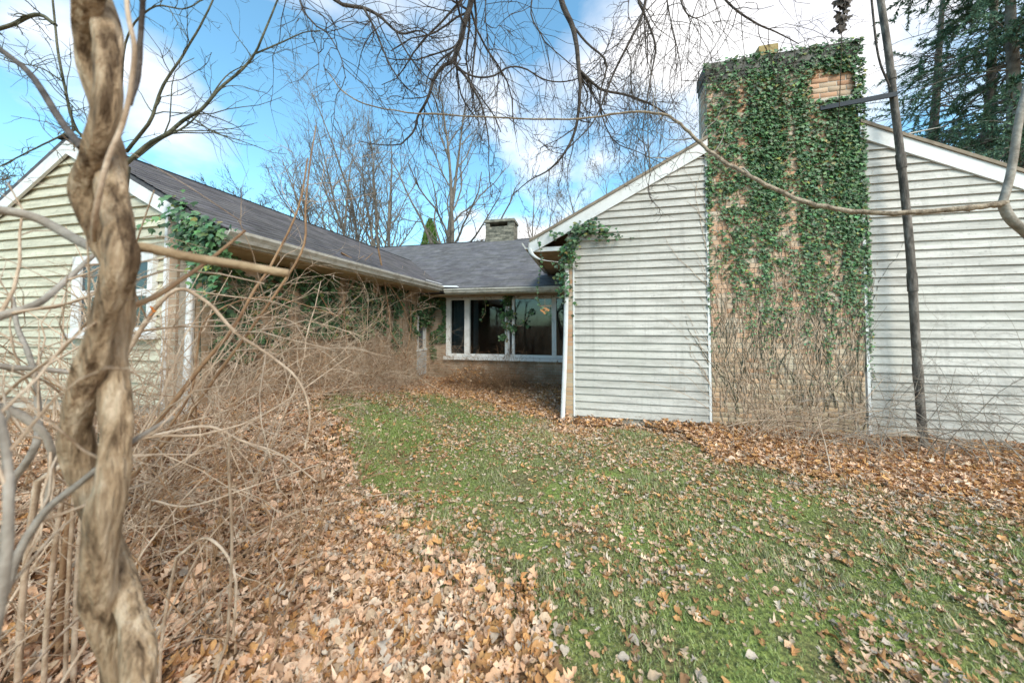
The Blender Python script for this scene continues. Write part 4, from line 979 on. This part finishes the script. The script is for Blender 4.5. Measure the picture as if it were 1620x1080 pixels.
hub = np.array([.55, -.6, 6.6]); tbase = np.array([1.1, -2.6, float(terrain(1.1, -2.6)) - .1])
oht = empty('overhanging_tree', tbase); tag(oht, 'leafless tree whose long drooping branches hang down across the sky', 'tree')
keep(tubes('trunk', [(smooth_line([tbase, tbase + np.array([0, .1, 2.5]), np.array([.9, -1.9, 5.0]), hub, hub + np.array([.1, 1.0, 2.0])], 24), np.linspace(.24, .09, 24))], M['bark_grey'], None, 12), oht)
def over(px, n=30, r0=.03, r1=.005, lead=True, wob=.004):
    P, R = line(px, n, r0, r1, wob)
    if lead:
        q = smooth_line([hub, (hub * .45 + P[0] * .55) + np.array([0, 0, .8]), P[0]], 14)[:-1]; P = np.vstack([q, P]); R = np.concatenate([np.linspace(max(.06, r0 * 1.6), r0, 13), R])
    return P, R
D = 3.6
OL = [over([(752,-60,D),(745,0,D),(735,35,D),(728,65,D),(716,98,D)], 14, .034, .026),
      over([(716,98,D),(700,105,D),(686,125,D),(675,158,D),(660,185,D+.1),(655,205,D+.1),(640,222,D+.1),(630,228,D+.1),(600,228,D+.2),(565,222,D+.2)], 30, .020, .004, False),
      over([(716,98,D),(735,120,D),(750,145,D),(760,165,D),(768,195,D),(772,225,D),(772,260,D),(776,310,D)], 28, .016, .003, False),
      over([(722,108,D),(750,122,D),(780,122,D),(805,108,D),(830,110,D),(860,128,D),(890,132,D),(920,125,D),(945,105,D),(960,80,D),(975,40,D)], 30, .011, .004, False),
      over([(884,-50,3.4),(888,0,3.4),(905,40,3.4),(912,70,3.4),(916,110,3.4),(918,140,3.4),(912,200,3.5),(895,240,3.5),(870,268,3.6),(840,285,3.6),(812,308,3.7)], 34, .032, .004),
      over([(916,110,3.4),(950,140,3.4),(990,150,3.4),(1030,165,3.4),(1058,182,3.4)], 18, .014, .008, False),
      over([(905,40,3.4),(930,70,3.4),(960,100,3.4),(950,150,3.4),(955,190,3.4),(975,225,3.4),(1010,240,3.5),(1050,260,3.5)], 24, .012, .003, False),
      over([(1030,-50,3.2),(1022,0,3.2),(1015,30,3.2),(990,80,3.2),(970,120,3.3),(955,160,3.3),(935,200,3.3),(900,235,3.3),(880,262,3.4)], 28, .016, .004),
      over([(1000,-50,3.2),(1010,0,3.2),(1018,20,3.2),(1032,55,3.2),(1037,80,3.2),(1030,120,3.2),(1022,170,3.2),(1018,220,3.2),(1030,280,3.2)], 26, .014, .003),
      over([(500,-60,3.2),(530,0,3.2),(575,12,3.2),(600,25,3.2),(625,48,3.2),(640,55,3.2),(665,50,3.2),(690,62,3.3),(725,58,3.3)], 26, .020, .003),
      over([(575,12,3.2),(590,40,3.2),(605,75,3.2),(618,105,3.2),(640,135,3.3),(660,150,3.3)], 20, .012, .003, False),
      over([(625,48,3.2),(645,85,3.2),(668,115,3.3),(690,135,3.3)], 16, .009, .003, False),
      over([(770,-40,3.0),(768,20,3.0),(774,80,3.0),(783,140,3.0),(787,200,3.0)], 20, .006, .002),
      over([(1110,-60,3.3),(1147,0,3.3),(1193,37,3.3),(1227,53,3.3),(1262,72,3.3)], 20, .013, .004),
      over([(1070,-50,3.3),(1080,10,3.3),(1100,30,3.3),(1140,12,3.3)], 16, .010, .003),
      over([(465,-50,2.6),(478,10,2.6),(500,40,2.6),(520,55,2.6),(540,90,2.6),(548,125,2.6)], 18, .008, .003),
      over([(850,-40,3.8),(840,20,3.8),(858,60,3.8),(870,75,3.8),(930,130,3.9),(960,190,4.0)], 20, .010, .003),
      over([(1050,-40,3.0),(1060,30,3.0),(1074,90,3.0),(1078,140,3.1)], 18, .007, .002)]
for q in OL: keep(tubes('limb', [q], M['bark_dark'] if q[1][0] < .1 else M['bark_dark'], None, 7), oht)
vis = [(P[-28:] if len(P) > 28 else P, R[-28:] if len(P) > 28 else R) for P, R in OL]
a = [kids(P, R, 16, .12, 1, (25, 75), .30, .45, .0035, 8, .2, -.07, 0, .4) for P, R in vis]
b = [kids(P, R, 5, .2, 1, (25, 70), .5, .6, .0026, 6, .22, -.05) for P, R in a]
c_ = [kids(P, R, 2, .3, 1, (25, 70), .5, .7, .002, 5, .22, -.03) for P, R in b]
keep(tubes('twigs', a + b + c_, M['bark_dark'], None, 4), oht)
# the dark clump of dead vine that hangs above the chimney
dk = [over([(1326,-40,3.6),(1330,0,3.6),(1334,25,3.6),(1326,55,3.6)], 12, .020, .010, True, .01), (np.array([at(1332, 30, 3.6), at(1331, 90, 3.7), at(1328, 165, 4.0), at(1322, 240, 4.2)]), np.full(4, .004))]
keep(tubes('hanging_vine', dk, M['bark_dark'], None, 6), oht)
dl_ = np.concatenate([at(1331, y, 3.6) + rng.normal(0, .025, (14, 3)) for y in (4, 12, 28, 36, 44)])
o = ivy_leaves('dead_leaves', dl_, (0, -1, -.5), .07, None); o.data.materials.clear(); o.data.materials.append(M['bark_dark']); keep(o, oht)

arch = empty('arching_branch', (2.9, 1.35, float(terrain(2.9, 1.35)))); tag(arch, 'long smooth branch arching across the chimney from a forked stem', 'branch')
st = at(1700, 470, 2.1); st2 = np.array([st[0] + .15, st[1], terrain(st[0], st[1]) - .05])
keep(tubes('stem', [(smooth_line([st2, (st + st2) / 2 + np.array([.05, 0, 0]), st, at(1640, 385, 2.1), at(1600, 348, 2.1), at(1586, 322, 2.1)], 30), np.linspace(.030, .023, 30)),
                    line([(1586,322,2.1),(1598,280,2.1),(1606,230,2.1),(1616,170,2.1),(1640,80,2.15),(1680,-60,2.2)], 26, .020, .016, .002)], M['grey_twig'], None, 10), arch)
ab = line([(1590,321,2.1),(1560,326,2.1),(1500,332,2.15),(1400,338,2.25),(1320,331,2.35),(1250,311,2.45),(1180,276,2.55),(1130,246,2.65),(1100,220,2.7),(1075,197,2.75),(1050,182,2.8),(1000,178,2.85),(920,188,2.9),(820,188,2.95),(700,182,3.0),(600,172,3.0),(545,147,3.0),(520,115,3.0)], 90, .022, .003, .0008)
ab = (ab[0], np.interp(np.arange(90), [0, 20, 45, 60, 89], [.017, .0155, .0115, .0075, .0045]))
ab = (ab[0] + rng.normal(0, .0025, ab[0].shape), ab[1] * (1 + .12 * rng.random(90) + .35 * (rng.random(90) > .93)))
M['bough'] = mat('bough_bark', (.16,.12,.085), (.44,.35,.26), 26, .85, .6, 90, contrast=(.36,.64)); keep(tubes('bough', [ab], M['bough'], None, 9), arch)
a = kids(*ab, 16, .3, 1, (30, 80), .08, .4, .002, 6, .25, -.03); keep(tubes('twigs', [a], M['grey_twig'], None, 4), arch)

# ------------------------------------------------------------------ background trees
TWR = .009
def bare_tree(label, foot, H_, r, mt, n1=16, n2=9, n3=6, spread=(20, 48), lf=.42, forks=None, lean=0.0, group='bare trees behind the house', t0=.22):
    foot = np.array([foot[0], foot[1], 0.0]); o = empty('bare_tree', foot); tag(o, label, 'tree', group)
    D = [np.array([lean, 0, 1.0])] if not forks else [np.array([f, rng.normal(0, .08), 1.0]) for f in forks]
    P, R = grow(np.tile(foot - np.array([0, 0, .1]), (len(D), 1)), np.array(D), np.array([H_ * rng.uniform(.85, 1.05) for _ in D]), np.full(len(D), r), 18, .045, .02, .12)
    keep(tubes('trunk', [(P, R)], mt, None, 7), o)
    b1 = kids(P, R, n1, t0, 1, spread, lf, .5, .012, 10, .13, .07)
    b2 = kids(*b1, n2, .15, 1, (22, 55), .48, .5, .008, 7, .16, .06)
    b3 = kids(*b2, n3, .15, 1, (22, 55), .5, .55, TWR, 5, .18, .04)
    keep(tubes('limbs', [b1, b2], mt, None, 5), o); keep(tubes('twigs', [b3], mt, None, 3), o)
    return o
def foot_at(px, Y): p = onY(px, 420, Y); return p[0], p[1]
bare_tree('tall bare tree with two upright stems behind the grey stone chimney', foot_at(706, 16.5), 14.5, .20, M['bark_grey'], 14, 8, 6, (18, 44), .40, (-.10, .07))
bare_tree('slender bare tree splitting low, rising behind the middle roof valley', foot_at(628, 17.5), 13.5, .16, M['bark_grey'], 13, 8, 6, (18, 42), .38, (-.26, .02, -.1))
bare_tree('thin upright bare tree with brushlike twigs above the roof valley', foot_at(575, 19), 15.5, .14, M['bark_grey'], 14, 9, 6, (12, 30), .34, (-.08, .05))
bare_tree('broad crowned dark bare tree rising behind the left wing ridge', foot_at(392, 13), 9.0, .15, M['bark_dark'], 16, 9, 6, (35, 65), .45, (.18, -.1), 0, None)
bare_tree('far bare tree with a low twiggy crown behind the long roof', foot_at(480, 22), 13.5, .13, M['bark_grey'], 15, 9, 6, (20, 50), .4)
bare_tree('faint far bare tree right of the grey stone chimney', foot_at(850, 26), 13.0, .13, M['bark_grey'], 16, 9, 6, (20, 50), .4, (-.1, .1))
bare_tree('far bare tree whose crown shows over the taller roof slope', foot_at(960, 25), 13.5, .13, M['bark_grey'], 16, 9, 6, (20, 50), .4, (.05, -.15))
bare_tree('bare tree with fine twigs showing beside the big brick chimney', foot_at(1060, 20), 14, .13, M['bark_grey'], 16, 9, 6, (20, 50), .4)
bare_tree('bare twiggy tree beyond the cream gable at the edge of the brush', foot_at(20, 8.5), 7.6, .10, M['bark_grey'], 15, 9, 6, (20, 55), .4)
bare_tree('leaning bare tree rising beyond the cream gable peak', foot_at(-90, 7.5), 8.0, .11, M['bark_green'], 14, 9, 6, (20, 55), .4, None, .1)

bare_tree('bare tree with a hazy crown over the long shingle roof', foot_at(330, 17), 11.0, .12, M['bark_grey'], 15, 9, 6, (20, 50), .4)
bare_tree('tall bare tree with arched limbs above the valley of the roofs', foot_at(540, 16), 12.5, .15, M['bark_grey'], 14, 9, 6, (20, 48), .42, (-.14, .05))
bare_tree('low bare tree with wide crown behind the taller roof slope', foot_at(905, 19), 8.6, .11, M['bark_grey'], 16, 9, 6, (25, 55), .42)
bare_tree('bare tree with drooping twigs beyond the cream gable roof', foot_at(140, 14), 9.5, .13, M['bark_grey'], 16, 9, 6, (25, 55), .42)
for lb, x_, y_, h_ in (('bare tree on the far side of the yard facing the window', -7, -16, 11), ('tall bare tree facing the picture window across the yard', -2.5, -18, 13), ('spreading bare tree across the yard reflected in the window', 2.5, -15, 11)):
    bare_tree(lb, (x_, y_), h_, .22, M['bark_dark'], 18, 8, 4, (25, 60), .4, None, 0, 'bare trees across the yard')
# leaf-like cards spread through a volume
def sprays(name, pos, axis, L, W, mt, parent, tone):
    """pos (N,3), axis (N,3): narrow four-sided sprays"""
    N = len(pos); ax = nrm(axis); q = nrm(np.cross(ax, rng.normal(0, 1, ax.shape))); L = L[:, None]; W = W[:, None]
    V = np.stack([pos, pos + ax * L * .45 + q * W, pos + ax * L, pos + ax * L * .45 - q * W], 1).reshape(-1, 3)
    Fq = np.arange(N * 4).reshape(N, 4); o = np_mesh(name, V, [Fq], mt, None, False, np.repeat(tone, 4, 0)); o['kind'] = 'stuff'
    return keep(o, parent)
ax_, ay_ = foot_at(680, 19.5)
arb = empty('arborvitae', (ax_, ay_, 0)); tag(arb, 'narrow green cone evergreen behind the middle roof', 'evergreen tree')
top = onY(680, 349, 19.5)[2]
keep(tubes('trunk', [(np.array([[ax_, ay_, -.1], [ax_, ay_, top * .5], [ax_, ay_, top * .97]]), np.array([.09, .06, .01]))], M['bark_grey'], None, 7), arb)
N = 15000; zz = top * rng.uniform(.05, 1, N); rr_ = np.minimum(.03 + .33 * (top - zz) ** .72, .95) * np.sqrt(rng.uniform(.4, 1.0, N)) * (.85 + .3 * vnoise(zz * 2, rng.uniform(0, 3, N), 2, 51)); th = rng.uniform(0, 6.283, N)
sprays('crown', np.stack([ax_ + rr_ * np.cos(th), ay_ + rr_ * np.sin(th), zz], -1), np.stack([np.cos(th) * .5, np.sin(th) * .5, np.ones(N)], -1), rng.uniform(.10, .22, N), rng.uniform(.02, .045, N), M['arbor'], arb, rng.uniform(.5, 1.3, (N, 1)) * np.ones(3))

def conifer(label, foot, H_, r, nb, blen, dens, mt_needle, dead=.5, droop=-.06, z0=1.5, name='spruce', lean=0, tone=1.0, up=0.0, nl=.1):
    foot = np.array([foot[0], foot[1], 0.0]); o = empty(name, foot); tag(o, label, 'evergreen tree')
    P, R = grow((foot - np.array([0, 0, .1]))[None], np.array([[lean, 0, 1.0]]), np.array([H_]), np.array([r]), 22, .02, .02, .12)
    keep(tubes('trunk', [(P, R)], M['bark_grey'], None, 9), o)
    b1 = kids(P, R, nb, z0 / H_, 1, (75, 100), blen / H_, .2, .010, 10, .08, droop, up, .25, .4)
    b2 = kids(*b1, 9, .12, 1, (35, 65), .36, .45, .004, 6, .12, droop * 1.5)
    keep(tubes('limbs', [b1], M['bark_grey'], None, 5), o); keep(tubes('twigs', [b2], M['bark_dark'], None, 4), o)
    Pt, Rt = b2
    if dens:
        def needles(Pn, n, L0):
            B, m, _ = Pn.shape; t = rng.uniform(0, 1, (B, n)) * (m - 1.001); i = t.astype(int); f = (t - i)[..., None]; bb = np.arange(B)[:, None]
            S = (Pn[bb, i] * (1 - f) + Pn[bb, i + 1] * f).reshape(-1, 3); T = nrm(Pn[bb, i + 1] - Pn[bb, i]).reshape(-1, 3)
            return S, T + rng.normal(0, .55, T.shape) + np.array([0, 0, -.15])
        sel = rng.random(len(Pt)) > dead
        S, A_ = needles(Pt[sel], dens, nl)
        N = len(S); tn = (rng.uniform(.5, 1.4, (N, 1)) * np.ones(3)) * np.where(rng.random((N, 1)) < .15, np.array([1.6, 1.5, 1.7]), np.array([1., 1., 1.])) * tone
        sprays('foliage', S, A_, rng.uniform(.7, 1.5, N) * nl, rng.uniform(.08, .16, N) * nl, mt_needle, o, tn)
    return o
conifer('sparse old spruce with thin dead branches right of the chimney', foot_at(1455, 12.5), 13.5, .20, 230, 1.9, 5, M['needle'], .80, -.05, 2.5, nl=.08)
conifer('half bare spruce with a crooked trunk behind the taller roof', foot_at(1516, 11.5), 13.0, .20, 190, 1.7, 8, M['needle'], .66, -.05, 2.2, lean=.01, nl=.085)
conifer('dense blue green spruce with drooping boughs over the taller roof', foot_at(1625, 10.0), 12.5, .22, 220, 2.7, 90, M['needle'], .06, -.07, 1.2, nl=.085)
conifer('dark dense spruce standing behind the drooping blue green one', foot_at(1740, 14.5), 15, .24, 170, 3.2, 45, M['needle'], .05, -.07, 1.2, tone=.8, nl=.12)

# ------------------------------------------------------------------ grass
def scatter(n, xr, yr): return rng.uniform(*xr, n), rng.uniform(*yr, n)
def free(X, Y):
    """not inside a building"""
    return ~((X > -.34) & (Y > YG - .02)) & ~(Y > YM - .03) & ~((X < LX + .03) & (Y > LYW - .03))
def in_view(X, Y, m=160):
    x, y, d = proj(np.stack([X, Y, terrain(X, Y)], -1)); return (d > .35) & (x > -m) & (x < 1620 + m) & (y < 1080 + m)
Xg, Yg = scatter(620000, (-4.2, 6.6), (.2, 8.0))
d_ = np.hypot(Xg, Yg); sdv = lawn_sd(Xg, Yg)
m_ = in_view(Xg, Yg) & free(Xg, Yg) & (sdv + .30 * (vnoise(Xg, Yg, 2.0, 61) - .5) > -.32) & (rng.random(len(Xg)) < np.interp(d_, [1, 2.5, 5, 8], [1.0, .9, .55, .4])) & (vnoise(Xg, Yg, 5, 62) * .6 + vnoise(Xg, Yg, 1.3, 63) * .5 > .24)
Xs, Ys = Xg[m_], Yg[m_]; dd = d_[m_]; N = len(Xs)
base = np.stack([Xs, Ys, terrain(Xs, Ys) - .002], -1); hh = rng.uniform(.008, .026, N) * (.6 + 1.9 * vnoise(Xs, Ys, 3.5, 64) ** 2.5 + .5 * vnoise(Xs, Ys, 11, 66)); th = rng.uniform(0, 6.283, N)
dirn = np.stack([np.cos(th), np.sin(th), np.zeros(N)], -1); ln = rng.uniform(.1, 1.0, N)[:, None]; wd = (rng.uniform(.0016, .003, N) * np.interp(dd, [1, 3, 8], [1, 1.4, 2.6]))[:, None]
sdn = np.stack([-np.sin(th), np.cos(th), np.zeros(N)], -1)
V = np.stack([base - sdn * wd, base + sdn * wd, base + dirn * ln * hh[:, None] * 1.3 + np.array([0, 0, 1.]) * hh[:, None]], 1).reshape(-1, 3)
pal = np.array([(.23,.30,.09), (.28,.35,.115), (.34,.39,.17), (.45,.42,.27), (.22,.24,.11)])
tn = pal[np.clip((rng.random(N) * 3 + vnoise(Xs, Ys, 1.6, 65) * 3 - .5).astype(int), 0, 4)] * rng.uniform(.7, 1.25, (N, 1))
gr = np_mesh('grass', V, [np.arange(N * 3).reshape(N, 3)], M['grass'], None, False, np.repeat(tn, 3, 0)); tag(gr, 'short patchy green lawn grass between fallen leaves', 'grass', None, 'stuff')

# ------------------------------------------------------------------ fallen leaves
def oak_leaf(seed):
    """lobed leaf outline with a midrib, curled; returns verts, quads/tris"""
    r = np.random.default_rng(seed); n = 7; t = np.linspace(-.5, .5, n)
    env = .30 * np.sqrt(np.clip(1 - (2 * t * .93) ** 2, 0, 1)) * (1 + .25 * t); lob = (np.array([.22, 1.1, .28, 1.35, .30, 1.1, .18]) if seed < 8 else np.array([.5, .85, 1.0, 1.0, .95, .8, .3])) * r.uniform(.8, 1.2, n)
    w1 = env * lob * r.uniform(.8, 1.2); w2 = env * np.roll(lob, 0) * r.uniform(.8, 1.2)
    bend = r.uniform(-1.3, 1.3); cup = r.uniform(-.3, 2.0); tw = r.uniform(-.9, .9)
    zc = bend * t ** 2; V = []
    for i in range(n): V.append((t[i], 0, zc[i]))
    for i in range(n): V.append((t[i] + .05, w1[i], zc[i] + cup * w1[i] ** 2 * 2.2 + .06 * r.normal() + tw * t[i] * w1[i]))
    for i in range(n): V.append((t[i] + .05, -w2[i], zc[i] + cup * w2[i] ** 2 * 2.2 + .06 * r.normal() - tw * t[i] * w2[i]))
    Fq = [(i, i + 1, n + i + 1, n + i) for i in range(n - 1)] + [(i + 1, i, 2 * n + i, 2 * n + i + 1) for i in range(n - 1)]
    return np.array(V), np.array(Fq)
LV = [oak_leaf(s) for s in range(12)]; LFq = LV[0][1]; LVV = np.stack([v for v, _ in LV])
tones = np.array([(.84,.56,.38), (.80,.50,.31), (.86,.63,.46), (.56,.29,.12), (.70,.39,.16), (.64,.47,.32), (.36,.20,.10), (.78,.64,.50), (.54,.45,.37)])
def leaf_batch(X, Y, size, lift, tilt, pal_w, zoff=0.0):
    N = len(X); k = rng.integers(0, 12, N); th = rng.uniform(0, 6.283, N)
    n_ = nrm(np.stack([rng.normal(0, tilt, N), rng.normal(0, tilt, N), np.ones(N)], -1)); a = np.stack([np.cos(th), np.sin(th), np.zeros(N)], -1)
    u = nrm(a - n_ * (a * n_).sum(-1, keepdims=True)); v = np.cross(n_, u); s = size[:, None, None]
    base = np.stack([X, Y, terrain(X, Y) + .008 + lift + zoff], -1)
    V = base[:, None] + s * (LVV[k][:, :, 0:1] * u[:, None] + LVV[k][:, :, 1:2] * v[:, None] + LVV[k][:, :, 2:3] * n_[:, None])
    c = tones[rng.choice(len(tones), N, p=np.array(pal_w) / sum(pal_w))] * rng.uniform(.75, 1.2, (N, 1))
    return V, c
Xl, Yl = scatter(300000, (-5.2, 7.2), (.1, 8.15))
sdl = lawn_sd(Xl, Yl) + .06 + .20 * (Xl > -.3) + .1 * (Yl > 5) + .40 * (vnoise(Xl, Yl, 1.4, 71) - .5) + .25 * (vnoise(Xl, Yl, 4, 72) - .5); dl2 = np.hypot(Xl, Yl)
pr = np.interp(sdl, [-.60, -.15, .15, .5, 1.0, 1.8], [.97, .82, .50, .32, .24, .20])
inside = sdl > 0
pr = np.where(inside, pr * (.25 + 1.9 * vnoise(Xl, Yl, 2.2, 73) ** 1.5) * np.interp(Xl - .5 * Yl, [-2, 0, 1.5, 3], [.9, 1.0, 1.5, 1.9]), pr)
ok = in_view(Xl, Yl, 220) & free(Xl, Yl) & (rng.random(len(Xl)) < pr)
Xl, Yl, sdl, dl2 = Xl[ok], Yl[ok], sdl[ok], dl2[ok]; N = len(Xl)
pile = np.where(sdl < 0, np.abs(rng.normal(0, .022, N)), np.abs(rng.normal(0, .004, N)) - .004)
wallpile = np.exp(-np.maximum(np.where(Xl > -.4, YG - Yl, np.minimum(YM - Yl, np.where(Yl > LYW, Xl - LX, 9))), 0) / .35) * .10
pile = pile + wallpile * rng.random(N) * (sdl < 0)
size = (.022 + .060 * rng.random(N) ** 1.4) * np.where(sdl > .1, .76, 1.0)
near_wall = (Xl > -.5) & (sdl < 0) | (Yl > 5.5)
wl_left = [6, 6, 5, 2, 2.5, 3, 1.5, 2, 1.0]; wl_wall = [4, 5, 2, 4, 6, 1.5, 2, .6, .5]; wl_lawn = [1.2, 1.8, 1, 2, 1.5, 4, 3.5, .7, 2]
order = np.argsort(np.where(sdl > -9, dl2, 99)); big = np.zeros(N, bool); big[order[:300]] = True
Vall, Call = np.empty((N, 21, 3)), np.empty((N, 3))
for m_, wts, tl_ in ((inside[ok] & ~near_wall, wl_lawn, .18), (~inside[ok] & ~near_wall, wl_left, .42), (near_wall, wl_wall, .45)):
    if m_.sum(): Vall[m_], Call[m_] = leaf_batch(Xl[m_], Yl[m_], size[m_], pile[m_], tl_, wts)
rest = ~big; n_r = rest.sum()
fc = (LFq[None] + (np.arange(n_r) * 21)[:, None, None]).reshape(-1, 4)
lit = np_mesh('leaf_litter', Vall[rest].reshape(-1, 3), [fc], M['litter'], None, False, np.repeat(Call[rest], 21, 0))
tag(lit, 'carpet of dry tan oak leaves spread over the ground', 'fallen leaves', None, 'stuff')
for j in np.where(big)[0]:
    c0 = Vall[j].mean(0); o = np_mesh('leaf', Vall[j] - c0, [LFq], M['litter'], lit, False, np.repeat(Call[j][None], 21, 0)); o.location = [float(v) for v in c0]
npl = 420; Xp = rng.normal(-2.75, .42, npl); Yp = rng.uniform(7.35, 7.95, npl); Vp, Cp = leaf_batch(Xp, Yp, rng.uniform(.05, .09, npl), np.abs(rng.normal(.30, .12, npl)) * np.exp(-((Xp + 2.75) / .6) ** 2), .9, wl_wall)
o = np_mesh('caught_leaves', Vp.reshape(-1, 3), [(LFq[None] + (np.arange(npl) * 21)[:, None, None]).reshape(-1, 4)], M['litter'], None, False, np.repeat(Cp, 21, 0)); o['kind'] = 'stuff'
keep(o, next(q for q in COL.objects if q.name.startswith('brush_pile')))
# a lone orange leaf caught on a twig
ol = at(247, 493, 1.15); Vv = LVV[3] * .035; Vv = np.stack([Vv[:, 1], Vv[:, 2] - .01, Vv[:, 0]], -1)
tag(np_mesh('hanging_leaf', Vv + ol, [LFq], M['litter'], None, False, np.tile([.75, .22, .03], (21, 1))), 'bright orange dead leaf caught on a cane beside the twisted vine', 'leaf')
